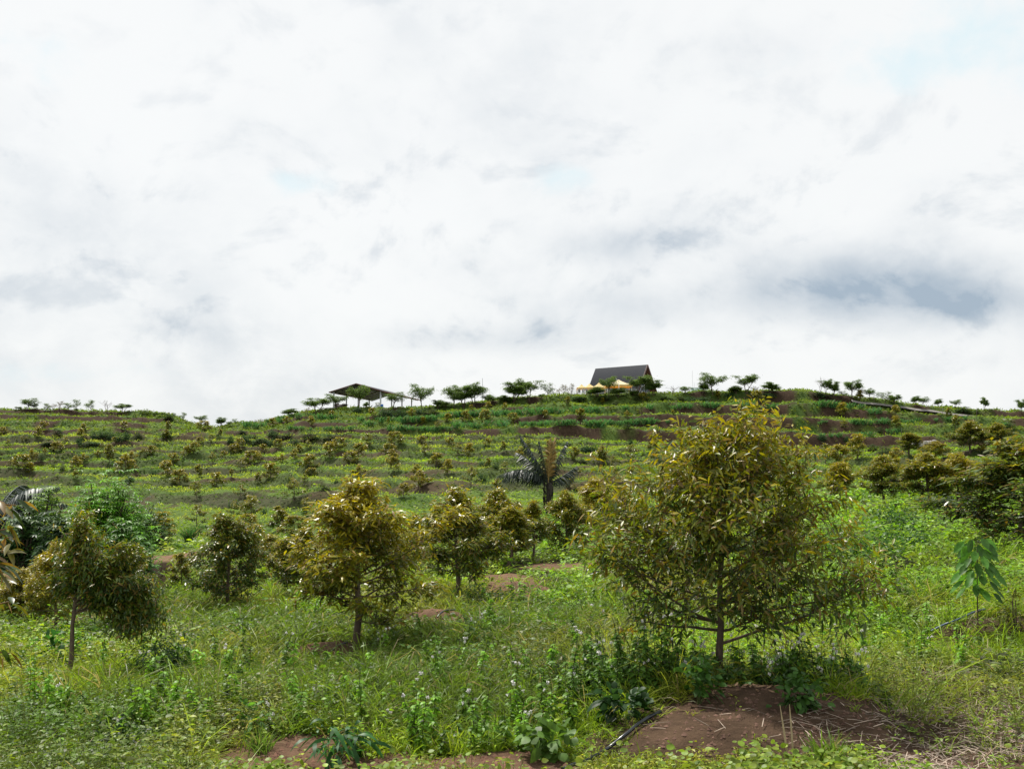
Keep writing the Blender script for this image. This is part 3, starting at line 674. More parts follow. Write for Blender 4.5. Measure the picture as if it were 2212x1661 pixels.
for (x, y, h, w, k) in [(330,890,100,90,0),(500,860,90,130,0),(640,900,80,160,1),(780,800,80,120,0),(830,860,100,120,1),(740,900,80,150,0),(950,840,80,130,1),(1010,900,90,130,0),(1180,850,90,200,1),(1400,860,90,190,1),(1060,1110,60,90,0),(1700,540,60,120,0),(1980,590,90,170,0),(2090,590,90,180,0),(2180,600,90,160,0),(1310,1390,80,170,2),(1470,1310,50,60,0),(370,1570,60,130,0),(690,1640,70,90,0),(1890,620,60,60,2),(600,830,50,120,1),(460,790,60,150,1)]: ss.append((432+x*.2002, 783+y*.2002, h*.2002, w*.2002, k))
for (x, y, h, w, k) in [(230,560,60,150,0),(330,570,60,180,2),(900,1130,60,110,0),(1030,1150,60,100,0),(860,1060,40,80,0),(890,1290,90,100,0),(1800,930,60,160,1),(2040,990,70,200,1),(570,1380,80,150,0),(1900,1390,50,60,0),(1960,1090,50,100,2)]: ss.append((864+x*.2002, 783+y*.2002, h*.2002, w*.2002, k))
for (x, y, h, w, k) in [(160,1110,90,240,0),(560,860,60,110,1),(600,1030,70,60,0),(1330,560,60,260,0),(2100,520,50,200,0),(1650,510,50,150,0),(980,560,60,130,1),(460,600,60,110,2),(700,560,60,120,2),(1120,560,60,160,2),(320,570,60,160,1),(60,560,60,200,1)]: ss.append((1242+x*.2002, 756+y*.2002, h*.2002, w*.2002, k))
for (x, y, h, w, k) in [(0,400,80,140,1),(60,400,60,170,1),(1550,560,80,180,1),(1640,570,60,120,2),(1700,560,60,100,1),(660,790,90,80,1),(300,860,70,90,0),(1230,790,80,80,1),(1370,790,60,110,1),(30,850,80,120,0),(700,1000,100,200,2),(590,960,70,150,1),(2050,720,60,160,1)]: ss.append((1769+x*.2002, 783+y*.2002, h*.2002, w*.2002, k))
slab = label_all([(x, y, SDESC[k]) for x, y, h, w, k in ss], 'shrub')
for (x, y, h, w, k), lb in zip(ss, slab):
    X, Y, Z = place(x, y); hm = h/F*Y; wm = w/F*Y
    SHR[k].put((X, Y, Z), float(rng.random()*6.28), (wm, wm*.8, hm), lb, 'shrub', 'leafy shrubs scattered over the terraces')
# ------------------------------------------------------------------ durian trees of the valley floor and the foreground
def big_tree(x, y, top, w, k, label, dep=None, rz=0., sx=1.):
    X, Y, Z = place(x, y) if dep is None else at_depth(x, y, dep)
    if dep is not None: Z = float(height(X, Y)[0])
    hm = float(y2z(top, Y))-Z; wm = w/F*Y*.97
    MID[k].put((X, Y, Z-.03), rz, (wm, wm, hm), label, 'durian tree', 'grown durian trees on the valley floor')
big_tree(768, 1394, 1038, 285, 0, 'golden leaved durian tree with bare lower trunk, left of centre', rz=.6)
big_tree(985, 1297, 1058, 168, 1, 'olive durian tree on a slim straight trunk between the golden tree and palm', rz=1.2)
big_tree(1075, 1217, 1058, 120, 1, 'bronze topped durian tree just behind the slim trunked one', rz=2.2)
big_tree(1098, 1232, 1095, 125, 3, 'olive durian tree with a leaning trunk over red earth, before the palm', rz=3.1)
big_tree(1150, 1212, 1082, 78, 3, 'narrow durian tree left below the palm trunk', rz=4.1)
big_tree(1222, 1206, 1063, 104, 1, 'grey green durian tree with thin pale trunk just right of the palm', rz=5.1)
big_tree(1283, 1163, 1035, 95, 0, 'yellow olive durian tree half hidden behind the big foreground tree', rz=.3)
big_tree(1340, 1130, 1050, 70, 1, 'small olive durian tree seen through the left edge of the big tree', rz=1.3)
big_tree(900, 1237, 1112, 78, 3, 'small olive durian tree behind the right side of the golden tree', rz=.9)
big_tree(492, 1315, 1113, 160, 2, 'dark rounded durian tree with low slanting limbs beside the red track', rz=2.0)
big_tree(585, 1250, 1158, 92, 1, 'yellow green durian tree between the dark tree and the golden tree', rz=3.0)
big_tree(654, 1300, 1140, 110, 3, 'olive durian tree overlapping the left side of the golden tree', rz=4.0)
big_tree(607, 1265, 1185, 60, 0, 'low durian tree hanging its twigs between two larger trees', rz=5.0)
big_tree(117, 1375, 1172, 130, 0, 'golden brown durian tree behind the leaning trunk at the left', rz=1.0)
big_tree(45, 1345, 1228, 120, 0, 'low bronze durian tree near the left edge', rz=2.4)
big_tree(286, 1302, 1200, 62, 1, 'light bronze durian tree beside the dark gully', rz=2.9)
big_tree(2212, 1182, 948, 330, 2, 'largest dark durian tree at the right edge', rz=.2)
big_tree(2005, 1097, 980, 125, 1, 'olive durian tree second from the left in the right hand row', rz=1.1)
big_tree(1909, 1091, 985, 92, 1, 'bronze durian tree at the left end of the right hand row', rz=2.1)
big_tree(2072, 1096, 980, 105, 0, 'dark olive durian tree touching the largest one at the right edge', rz=3.1)
big_tree(2097, 977, 910, 72, 1, 'round dense durian tree above the right hand row', rz=4.1)
big_tree(2155, 972, 914, 62, 1, 'dull durian tree just right of the round dense one', rz=5.1)
big_tree(1815, 1076, 1002, 60, 0, 'bright olive durian tree beside the right side of the big tree', rz=.4)
big_tree(1965, 984, 936, 62, 3, 'yellow green durian tree in front of the lowest cut bank', rz=1.4)
big_tree(2023, 993, 953, 54, 0, 'small golden durian tree beside the stone patch', rz=2.4)

# the big foreground tree
HHT = (float(y2z(935, HY))-float(height(HX, HY)[0])+.05)
w, c, limbs = durian(101, HHT, 1.58, 48, .115, 17500, h0=.21, gold=.10, rows=LP4, fold=.13, twig_k=6, trunk_r=.052, pw=.92, low=.30, wob=.5, sep_limbs=True,
    extra=[(.66, .12, (1.95, .22)), (1.0, .02, (2.0, .30)), (1.05, 3.05, (1.55, .25)), (.95, 3.25, (1.9, .30)), (1.3, 2.9, (1.5, .45)), (1.35, .35, (1.7, .5)), (1.25, -.5, (1.5, .5)),
           (1.9, 3.3, (1.35, .5)), (2.1, -.1, (1.35, .55)), (2.4, .6, (1.1, .7)), (2.6, 2.8, (.95, .9)), (1.5, -1.5, (1.2, .5)), (1.7, -2.2, (1.3, .5)), (2.3, -2.6, (1.1, .8)), (2.2, -.9, (1.2, .8)), (2.9, -.3, (.8, 1.4))])
zz_ = np.percentile(c.v[0][:, 2], 99.5); kz = (float(y2z(893, HY))-float(height(HX, HY)[0])+.05)/zz_
for q_ in [w, c]+limbs: q_.v = [a_*np.array((1, 1, kz), np.float32) for a_ in q_.v]
t = thing('durian_tree', 'big foreground durian tree with drooping golden and green leaves on a weedy mound', 'durian tree', (HX, HY, float(height(HX, HY)[0])-.05), 0, None)
HZ = t.location.z
part('trunk', w, M_BARK, t, True); part('crown', c, M_DUR, t)
for l in limbs: part('branch', l, M_BARK, t, True)

# the leaning tree at the left
X, Y, Z = place(142, 1480)
hm = float(y2z(1085, Y))-Z
w, c, limbs = durian(102, hm*.97, .36, 26, .085, 8000, h0=.46, gold=-.12, rows=LP4, fold=.12, twig_k=8, trunk_r=.040, lean=0, low=.25, sep_limbs=True,
    extra=[(hm*.13, .1, (1.25, .42)), (hm*.20, .05, (1.2, .45)), (hm*.26, -.1, (1.25, .5)), (hm*.36, .2, (1.25, .55)), (hm*.42, -.2, (1.1, .6)), (hm*.33, .5, (1.0, .6)), (hm*.45, -.5, (1.0, .45)), (hm*.5, .3, (.9, .5)), (hm*.5, 3.0, (.5, .3))])
t = thing('durian_tree', 'durian tree with leaning grey trunk and dark crown lopsided to the right', 'durian tree', (X, Y, Z-.05), 0, None); t.rotation_euler = (0, .05, 0)
part('trunk', w, M_BARK, t, True); part('crown', c, M_DUR, t)
for l in limbs: part('branch', l, M_BARK, t, True)
# extra foliage mass on its low right limbs
r = np.random.default_rng(5)
n = 8500; cen = np.array([(.8, 0, .47*hm), (.55, .1, .55*hm), (1.1, 0, .43*hm), (.45, -.1, .62*hm), (1.0, .1, .5*hm), (.25, -.1, .7*hm), (.85, 0, .39*hm), (.05, .1, .8*hm), (.3, .1, .6*hm)])
b = cen[r.integers(0, len(cen), n)]; P = b+r.normal(size=(n, 3))*np.array((.17, .18, .15)); D = (P-b)*1.2+r.normal(size=(n, 3))*.5
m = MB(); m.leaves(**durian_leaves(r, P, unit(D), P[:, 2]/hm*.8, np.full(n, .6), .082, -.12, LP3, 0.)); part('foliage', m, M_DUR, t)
w2 = MB()
for q in cen:
    for _ in range(8): w2.tube(curve(q-np.array((.1, 0, .12)), unit(r.normal(size=3)+np.array((.3, 0, .5))), .35, 4, r), np.linspace(.007, .002, 5), 4, BARKC, False)
part('twig', w2, M_BARK, t)

# large leaves of a nearer tree reaching in from the left edge
r = np.random.default_rng(8); wood = MB(); crown = MB(); X0, Y0 = -3.42, 5.9; Z0 = float(height(X0, Y0)[0])
wood.tube(curve((0, 0, -.1), (0, 0, 1), 2.3, 8, r, wob=.01), np.linspace(.05, .02, 9), 8, BARKC)
P = []; D = []
for i in range(19):
    h = -1.12-Z0+i*.043; az_ = r.normal()*.4; L = .55+.24*r.random()
    cp = curve((0, 0, h), unit(np.array((math.cos(az_), math.sin(az_), .38))), L, 7, r, (0, 0, -.35), .05)
    wood.tube(cp, np.linspace(.013, .004, 8), 6, np.array((.20, .13, .06)))
    for j in range(2, 8):
        for sg in (-1, 1):
            for _ in range(2):
                P.append(cp[j]+r.normal(size=3)*.02); D.append(unit(cp[min(j+1, 7)]-cp[j-1])*.8+np.array((0, sg*.7, -.15))+r.normal(size=3)*.3)
P = np.array(P); D = np.array(D); n = len(P)
cc = np.where(r.random((n, 1)) < .4, np.array((.05, .09, .022)), np.where(r.random((n, 1)) < .5, np.array((.13, .12, .022)), np.array((.20, .125, .04))))*(.8+.4*r.random((n, 1)))
crown.leaves(P, D, unit(np.array((0, 0, 1.))+r.normal(size=(n, 3))*.4), .115*(.7+.5*r.random(n)), .034, (.1, .7, 1, .95, .6, .05), .5, .14, cc)
nk = 110; ki = r.integers(0, n, nk)
crown.leaves(P[ki], r.normal(size=(nk, 3))*.4+np.array((.1, 0, -1)), rvec(r, nk), .07, .02, LP3, .2, .2, np.array((.42, .26, .11))*(.7+.5*r.random((nk, 1))))
t = thing('durian_tree', 'large leaved durian twigs reaching in from the left edge, closest to the viewer', 'durian tree', (X0, Y0, Z0))
part('trunk', wood, M_BARK, t, True); part('crown', crown, M_DUR, t)

# ------------------------------------------------------------------ sugar palms
def palm(name, label, X, Y, Z, th, spec_, fl, lc, seed, young=True):
    r = np.random.default_rng(seed); t = thing(name, label, 'palm', (X, Y, Z))
    tr = MB(); tp = curve((0, 0, -.1), (.03, 0, 1), th, 8, r, wob=.02); tr.tube(tp, np.array([.27, .26, .25, .25, .26, .27, .28, .30, .22])*(th/2.0)**.3*.62, 10, (.05, .042, .036))
    n = 260; a = r.random(n)*2*pi; z = r.random(n)*th; tr.leaves(np.stack([np.cos(a)*.2, np.sin(a)*.2, z], 1), np.stack([np.cos(a)*.5, np.sin(a)*.5, np.ones(n)], 1), rvec(r, n), .3, .06, LP3, 0, 0, np.array((.05, .042, .036))*(.5+r.random((n, 1))))
    part('trunk', tr, M_BARK, t)
    for (a_, el_, L, sag, kind) in spec_:
        m = MB(); w = MB(); c = lc if kind == 0 else (.26, .17, .05)
        d0 = np.array((math.cos(a_)*math.cos(el_), math.sin(a_)*math.cos(el_), math.sin(el_)))
        frond(m, m, (0, 0, th-.15), d0, L, 58, fl, r, sag, c, .35 if kind == 0 else .1, .035)
        o = part('frond', m, M_PALM, t)
        if kind: o['label'] = 'upright yellow brown frond'
    return t
X, Y, Z = place(1184, 1112)
palm('sugar_palm', 'dark sugar palm with one upright golden frond standing above the middle trees', X, Y, Z, 2.0,
     [(3.14, .75, 3.3, 1.35, 0), (3.5, .9, 3.1, 1.5, 0), (2.8, .62, 3.1, 1.1, 0), (2.6, .95, 3.0, .8, 0), (3.3, 1.15, 3.3, .4, 0), (1.2, 1.45, 2.7, .1, 1), (.3, 1.42, 2.8, .1, 1), (.2, 1.25, 2.8, .35, 0), (.4, .35, 2.2, -.3, 0), (3.1, 1.38, 2.6, .1, 0)], .75, (.022, .034, .026), 61)
X, Y, Z = place(-8, 1235)
palm('sugar_palm', 'dark sugar palm with hanging fronds cut by the left edge', X, Y, Z, 2.6,
     [(a, .95-.2*(i % 3), 3.0, 1.3, 0) for i, a in enumerate(np.linspace(0, 6.0, 13))], .8, (.035, .05, .04), 62)

# ------------------------------------------------------------------ broad leaved growth behind the left trees
def leafy_tree(name, label, cat, x, y, top, w, seed, n, leafL, colr, palm_=7, wid=.26, group=None, trunk=True):
    X, Y, Z = place(x, y); hm = float(y2z(top, Y))-Z; wm = w/F*Y
    wd, m = bush(seed, n, wm*.5, hm, leafL, colr, wid, .45, palm_, LP3)
    t = thing(name, label, cat, (X, Y, Z), 0, group); part('trunk' if trunk else 'stem', wd, M_BARK, t); part('crown' if trunk else 'foliage', m, M_GRN, t)
GL = 'broad leaved trees behind the left foreground'
leafy_tree('rubber_tree', 'large bright green leafy tree above the left foreground trees', 'tree', 225, 1235, 1008, 175, 71, 9000, .26, (.13, .31, .028), group=GL)
leafy_tree('rubber_tree', 'dark green leafy tree right of the bright green one, by the gully', 'tree', 268, 1275, 1100, 105, 72, 5000, .24, (.085, .21, .035), group=GL)
leafy_tree('rubber_tree', 'slim yellow topped leafy tree behind the left palm', 'tree', 95, 1240, 1018, 70, 73, 3000, .26, (.16, .28, .03), group=GL)
leafy_tree('rubber_tree', 'dull dark leafy tree between palm and bright tree', 'tree', 52, 1270, 1055, 110, 74, 4500, .26, (.055, .12, .035), group=GL)
leafy_tree('rubber_tree', 'pale green low tree above the golden brown durian', 'tree', 120, 1290, 1090, 90, 75, 3500, .24, (.05, .11, .04), group=GL)
leafy_tree('rubber_tree', 'feathery green tree leaning over the slope beside the bright green one', 'tree', 305, 1190, 1065, 125, 76, 4200, .24, (.045, .11, .02), group=GL)
leafy_tree('rubber_tree', 'small lime tree tucked under the bright green one', 'tree', 165, 1280, 1075, 80, 77, 3000, .22, (.12, .22, .02), group=GL)
leafy_tree('papaya_sapling', 'small fresh green sapling on the slope above the bright tree', 'sapling', 283, 1050, 1018, 26, 78, 500, .3, (.06, .14, .03), group=GL)
# banana plants
def banana(x, y, h, seed, label, n=9, dark_=False):
    X, Y, Z = place(x, y); hm = h/F*Y; r = np.random.default_rng(seed); m = MB(); w = MB()
    w.tube(curve((0, 0, -.05), (0, 0, 1), hm*.45, 4, r, wob=.02), np.linspace(.06, .03, 5)*hm, 7, (.12, .14, .05))
    a = np.arange(n)*2.4+r.random(n)*.4; D = np.stack([np.cos(a)*.7, np.sin(a)*.7, .5+.8*r.random(n)], 1)
    c = np.array((.04, .10, .03) if dark_ else (.075, .19, .045))*(.8+.5*r.random((n, 1)))
    m.leaves(np.tile((0, 0, hm*.4), (n, 1)), D, unit(np.array((0, 0, 1.))+r.normal(size=(n, 3))*.2), hm*(.55+.25*r.random(n)), hm*.2, (.1, .8, 1, 1, .9, .6, .05), .45, .15, c)
    t = thing('banana_plant', label, 'banana plant', (X, Y, Z)); part('stem', w, M_GRN, t); part('leaves', m, M_GRN, t)
banana(70, 1295, 80, 81, 'dark leaved banana plant behind the bronze tree at the left')
banana(150, 1160, 40, 82, 'banana plant with a pale leaf in front of the dull dark tree')
banana(1868, 1075, 28, 83, 'small bright banana plant at the right edge of the big tree', 7)

# ------------------------------------------------------------------ sapling with big drooping leaves, right
X, Y, Z = place(2112, 1388); hm = float(y2z(1160, Y))-Z; r = np.random.default_rng(91)
w = MB(); w.tube(curve((0, 0, -.05), (.03, 0, 1), hm*.97, 9, r, (.05, 0, 0), .02), np.linspace(.013, .005, 10), 6, (.10, .06, .045))
P = []; D = []
for i in range(58):
    h = hm*(.42+.56*(i/57)**.8); a = i*2.4; s = .12+.22*r.random()*(1.3-h/hm)
    tip = np.array((.03+math.cos(a)*s, math.sin(a)*s, h+.03)); w.tube(np.array([(.02, 0, h-.03), tip]), (.003, .002), 4, (.12, .16, .05), False)
    P.append(tip); D.append((math.cos(a)*.75, math.sin(a)*.75, -.45))
n = len(P); m = MB(); m.leaves(np.array(P), np.array(D), unit(np.array(D)*np.array((1, 1, 0))+np.array((0, -.5, .4))+r.normal(size=(n, 3))*.3), .24*(.7+.5*r.random(n)), .125, (.12, .7, 1, 1, .7, .06), .35, .15, np.array((.075, .19, .028))*(.5+1.0*r.random((n, 1))))
t = thing('sapling', 'slender sapling with big drooping bright green leaves at the right', 'sapling', (X, Y, Z)); part('stem', w, M_BARK, t); part('leaves', m, M_GRN, t)
X, Y, Z = place(2195, 1372); w, m = bush(92, 110, .28, 1.0, .17, (.14, .16, .025), .22, .7, 0, LP4)
t = thing('sapling', 'yellowing sapling behind the drooping green one', 'sapling', (X, Y, Z)); part('stem', w, M_BARK, t); part('foliage', m, M_GRN, t)

# ------------------------------------------------------------------ individual foreground plants
def fg(name, label, x, y, R, H, n, leafL, colr, seed, wid=.35, droop=.5, palm_=0, rows=LP4, cat='plant'):
    X, Y, Z = place(x, y); w, m = bush(seed, n, R, H, leafL, colr, wid, droop, palm_, rows, (.07, .09, .03))
    t = thing(name, label, cat, (X, Y, Z)); part('stem', w, M_BARK, t); part('foliage', m, M_GRN, t)
fg('shrub', 'dark green shrub with hanging paired leaflets right of the leaning trunk', 342, 1472, .48, .72, 1500, .075, (.030, .075, .018), 111, .32, .7, cat='shrub')
fg('leafy_plant', 'clump of long dark glossy leaves at the bottom edge', 712, 1652, .36, .40, 90, .24, (.035, .115, .030), 112, .2, .7)
fg('leafy_plant', 'dark broad leaved plant behind the leaning trunk', 125, 1440, .22, .62, 60, .22, (.035, .12, .022), 113, .34, .3)
fg('leafy_plant', 'bright broad leaved weed left of the glossy clump', 555, 1590, .2, .45, 34, .16, (.09, .21, .03), 114, .35, .3)
fg('shrub', 'black green twiggy weed at the lower left', 290, 1630, .42, .50, 520, .06, (.018, .045, .012), 115, .45, .3, cat='shrub')
fg('shrub', 'brown weathered weed beside the small bare patch', 672, 1385, .34, .36, 420, .07, (.05, .05, .022), 116, .2, .2, cat='shrub')
fg('shrub', 'dark low shrub above the hose left of the big tree', 1040, 1322, .65, .45, 800, .09, (.04, .085, .025), 117, .3, .3, cat='shrub')
fg('leafy_plant', 'grey green weed with veined leaves under the drooping sapling', 2120, 1468, .42, .42, 120, .15, (.10, .12, .05), 118, .35, .4)
fg('leafy_plant', 'grey green weed with veined leaves at the right edge', 2190, 1462, .3, .36, 70, .15, (.10, .13, .055), 119, .35, .4)
fg('leafy_plant', 'lime weed with round leaves at the foot of the mound', 1195, 1635, .38, .42, 110, .13, (.10, .19, .035), 120, .85, .3)
fg('leafy_plant', 'tall dark plant at the left end of the mound', 1345, 1560, .26, .42, 150, .13, (.03, .075, .02), 121, .6, .4)
fg('leafy_plant', 'dark jagged leaved plant in front of the big trunk', 1510, 1522, .3, .5, 170, .11, (.05, .12, .022), 122, .6, .4)
fg('leafy_plant', 'dark leafy plant right of the big trunk', 1715, 1525, .30, .30, 200, .10, (.05, .12, .022), 123, .6, .4)
fg('shrub', 'low dark cushion weed on the right slope near the centre', 1885, 1215, 1.0, .5, 1100, .12, (.045, .11, .02), 124, .4, .3, cat='shrub')
fg('shrub', 'low dark cushion weed at the back of the bright meadow', 1925, 1135, 1.1, .5, 900, .14, (.045, .11, .02), 125, .4, .3, cat='shrub')
fg('shrub', 'green bushy weed on the bright meadow right of centre', 1945, 1180, .9, .5, 800, .13, (.05, .13, .025), 126, .4, .3, cat='shrub')
def reed(label, x, y, H, n, seed, colr, sc=1):
    X, Y, Z = place(x, y); r = np.random.default_rng(seed); m = MB(); a = r.random(n)*2*pi; e = .1+.6*r.random(n)
    m.leaves(np.stack([r.normal(size=n)*.09, r.normal(size=n)*.09, np.zeros(n)-.02], 1), np.stack([np.cos(a)*e, np.sin(a)*e, np.ones(n)], 1), rvec(r, n), H*(.5+.5*r.random(n)), .016*sc, (.7, 1, .9, .6, .1), .35, 0,
             np.where(r.random((n, 1)) < .15, np.array((.30, .27, .14)), np.array(colr))*(.7+.6*r.random((n, 1))))
    t = thing('grass_tuft', label, 'grass tuft', (X, Y, Z), 0, 'tall grass tufts in the foreground'); part('blades', m, M_GRASS, t)
reed('tall green grass tuft at the lower right foot of the mound', 1790, 1658, .62, 120, 131, (.12, .20, .03))
reed('tall arching grass tuft at the lower left', 215, 1600, .75, 120, 132, (.10, .18, .035))
reed('upright grass tuft left of the glossy clump', 560, 1625, .5, 70, 133, (.11, .19, .035))
reed('pale grass tuft near the left flank of the mound', 1225, 1520, .7, 110, 134, (.12, .18, .05))
reed('tall thin grass tuft in the meadow left of the big tree', 1180, 1450, .7, 110, 135, (.13, .19, .05))
reed('feathery pale grass tuft right of the big tree', 1960, 1400, .6, 160, 136, (.15, .19, .06), .6)
reed('bright grass tuft at the lower left corner', 75, 1640, .55, 80, 137, (.13, .23, .03))
reed('grass tuft right of the hanging leaflet shrub', 480, 1500, .55, 80, 138, (.12, .19, .04))
reed('dark cane grass tuft on the bank above the red track', 408, 1172, 1.6, 160, 139, (.045, .12, .035), 3)
reed('grass tuft standing in front of the dark cane grass', 425, 1160, 1.3, 120, 140, (.05, .13, .035), 3)
# dead branch and a torn leaf at the bottom right
r = np.random.default_rng(141); X, Y, Z = place(2180, 1650); m = MB(); m.tube(np.array([(-.3, 0, .02), (-.1, .05, .16), (.12, 0, .12), (.35, -.1, .03)]), .006, 5, (.3, .22, .14)); m.tube(np.array([(.12, 0, .12), (.2, .1, .2)]), .004, 5, (.3, .22, .14))
tag(obj('dead_branch', m.mesh('dead_branch', M_BARK), None, (X, Y, Z)), 'dry bent twig lying at the lower right corner', 'branch')
X, Y, Z = place(1704, 1655); m = MB(); m.leaves(np.array([(0, 0, 0.), (.05, 0, 0)]), np.array([(-.12, 0, 1.), (-.05, 0, 1)]), np.array([(0, 1., 0)]*2), .66, .02, (.6, 1, .8, .3), .1, .1, (.42, .33, .2))
tag(obj('dead_stalk', m.mesh('dead_stalk', M_STRAW), None, (X, Y, Z)), 'pale dry grass stalk standing at the foot of the mound', 'stalk')

# ------------------------------------------------------------------ irrigation hoses, sack
def hose(label, pts, r_=.016, lift=.02, colr=(.012, .016, .022)):
    P = []
    for (x, y) in pts: P.append(place(x, y))
    P = np.array(P); t = np.linspace(0, len(P)-1, len(P)*7); i = np.minimum(t.astype(int), len(P)-2); f = (t-i)[:, None]
    P0 = P[np.maximum(i-1, 0)]; P1 = P[i]; P2 = P[i+1]; P3 = P[np.minimum(i+2, len(P)-1)]
    Q = .5*((2*P1)+(-P0+P2)*f+(2*P0-5*P1+4*P2-P3)*f**2+(-P0+3*P1-3*P2+P3)*f**3)
    Q[:, 2] = np.maximum(Q[:, 2], height(Q[:, 0], Q[:, 1]))+r_+lift
    m = MB(); m.tube(Q, r_, 8, colr)
    tag(obj('irrigation_hose', m.mesh('irrigation_hose', M_HOSE, True)), label, 'hose', 'plastic irrigation hoses')
hose('black hose curving down the left side of the foreground mound', [(1428, 1548), (1395, 1565), (1350, 1600), (1310, 1630), (1262, 1655), (1215, 1672)], .020, .03)
hose('blue hose segment in the weeds right of the mound', [(1868, 1480), (1842, 1490), (1815, 1500)], .014, .03, (.03, .06, .13))
hose('blue hose running down from the bare mound at the right', [(2128, 1331), (2105, 1337), (2065, 1355), (2040, 1370), (2012, 1385)], .018, .10, (.04, .075, .14))
hose('short blue hose by the right edge', [(2225, 1296), (2205, 1306), (2190, 1312)], .02, .06, (.04, .075, .14))
hose('black hose on the small bare patch below the golden tree', [(750, 1400), (725, 1410), (703, 1428)], .014, .05)
hose('black hose bent over the bare patch in the middle meadow', [(985, 1328), (960, 1330), (945, 1345)], .018, .06)
hose('short black hose at the lower left edge', [(-10, 1572), (20, 1560), (45, 1552)], .02, .06)
X, Y, Z = place(2010, 1350); r = np.random.default_rng(150); xs = np.linspace(-.34, .34, 14); ys = np.linspace(-.16, .16, 8); GX, GY = np.meshgrid(xs, ys)
GZ = .13*np.exp(-((GX/.25)**2+(GY/.12)**2))+.05*vnoise(GX*9, GY*9, 4)+.02
v = np.stack([GX+.04*vnoise(GX*6, GY*6, 8), GY, GZ], -1).reshape(-1, 3); ii = (np.arange(7)[:, None]*14+np.arange(13)[None]).ravel(); f = np.stack([ii, ii+1, ii+15, ii+14], 1)
m = MB(); m.add(v, f, (.34, .36, .27)); m.add(v-np.array((0, 0, .012)), f[:, ::-1], (.2, .22, .17))
tag(obj('empty_sack', m.mesh('empty_sack', M_PLASTER, True), None, (X, Y, Z+.02), .2), 'crumpled pale empty sack lying on the weeds near the blue hose', 'sack')

# ------------------------------------------------------------------ gravel road on the right ridge
up = [(1835, 862), (1870, 868), (1910, 871), (1950, 875), (1985, 881), (2020, 888), (2060, 893), (2100, 897), (2150, 902), (2225, 908)]
m = MB(); P = []
for (x, y) in up:
    X, Y, Z = place(x, y+1.0); P.append((X, Y))
P = np.array(P); t = np.linspace(0, len(P)-1, 60); px_ = np.interp(t, range(len(P)), P[:, 0]); py_ = np.interp(t, range(len(P)), P[:, 1])
for _ in range(8): py_[1:-1] = (py_[:-2]+py_[2:]+py_[1:-1])/3
off = np.array((-1.5, -1.0, -.4, .4, 1.0, 1.5)); hh = np.mean([height(px_, py_+o) for o in off], axis=0)
for _ in range(8): hh[1:-1] = (hh[:-2]+hh[2:]+hh[1:-1])/3
vv = []
for o in off: vv.append(np.stack([px_, py_+o, hh+.03+.05*(o+1.5)/3+(-.4 if abs(o) > 1.4 else 0)], 1))
vv = np.stack(vv, 1).reshape(-1, 3); nn = len(off); ii = (np.arange(59)[:, None]*nn+np.arange(nn-1)[None]).ravel()
m.add(vv, np.stack([ii, ii+nn, ii+nn+1, ii+1], 1), (.20, .185, .17))
tag(obj('gravel_road', m.mesh('gravel_road', M_GRAVEL)), kind='structure')
# ------------------------------------------------------------------ structures on the ridge
WHITE = (.72, .73, .74); DBR = (.07, .045, .04)
# open metal shed
gx, gy = -32.0, 225.0; gz = 10.3
t = thing('open_shed', 'open sided metal shed with a low gable roof on pale posts at the ridge top', 'shed', (gx, gy, gz), -math.atan2(5, 31))
ez, az_h = 14.62-gz, 16.32-gz; HW, LN = 5.75, 31.0
m = MB()
for sgn in (-1, 1):
    a = np.array([(sgn*HW, 0, ez), (0, 0, az_h), (0, LN, az_h), (sgn*HW, LN, ez)], float); up = np.array((0, 0, .07))
    v = np.vstack([a, a+up]); m.add(v, [(0, 1, 2, 3), (7, 6, 5, 4), (0, 4, 5, 1), (2, 6, 7, 3), (3, 7, 4, 0)], (.095, .10, .11))
part('roof', m, M_ROOF, t)
m = MB()
for sgn in (-1, 1):
    m.bar((sgn*(HW+.06), -.08, ez-.05), (0, -.08, az_h-.03), .06, .18, (.13, .05, .04))
    m.bar((sgn*(HW+.08), -.05, ez-.03), (sgn*(HW+.08), LN, ez-.03), .06, .2, (.20, .07, .05))
part('fascia', m, M_PAINT, t)
m = MB()
for y in np.linspace(.7, LN-1, 8):
    for sgn in (-1, 1): m.bar((sgn*(HW-.2), y, ez-.16), (0, y, az_h-.18), .10, .16, (.05, .05, .055))
for sgn in (-1, 1):
    for f in (.1, .3, .5, .7, .9): m.bar((sgn*HW*f, .3, ez+(az_h-ez)*(1-f)-.07), (sgn*HW*f, LN-.3, ez+(az_h-ez)*(1-f)-.07), .07, .08, (.06, .06, .065))
part('rafters', m, M_PAINT, t)
ca, sa = math.cos(t.rotation_euler.z), math.sin(t.rotation_euler.z)
for sgn in (-1, 1):
    for y in (.7, 9.2, 17.7, 26.2):
        lx = sgn*5.0; wx, wy = gx+ca*lx-sa*y, gy+sa*lx+ca*y; zg = float(height(wx, wy)[0])-gz-.1
        m = MB(); m.bar((lx, y, zg), (lx, y, ez+.1), .26 if y < 1 else .22, .26 if y < 1 else .22, (.55, .57, .60) if y < 1 else (.36, .35, .35)); part('post', m, M_PAINT, t)

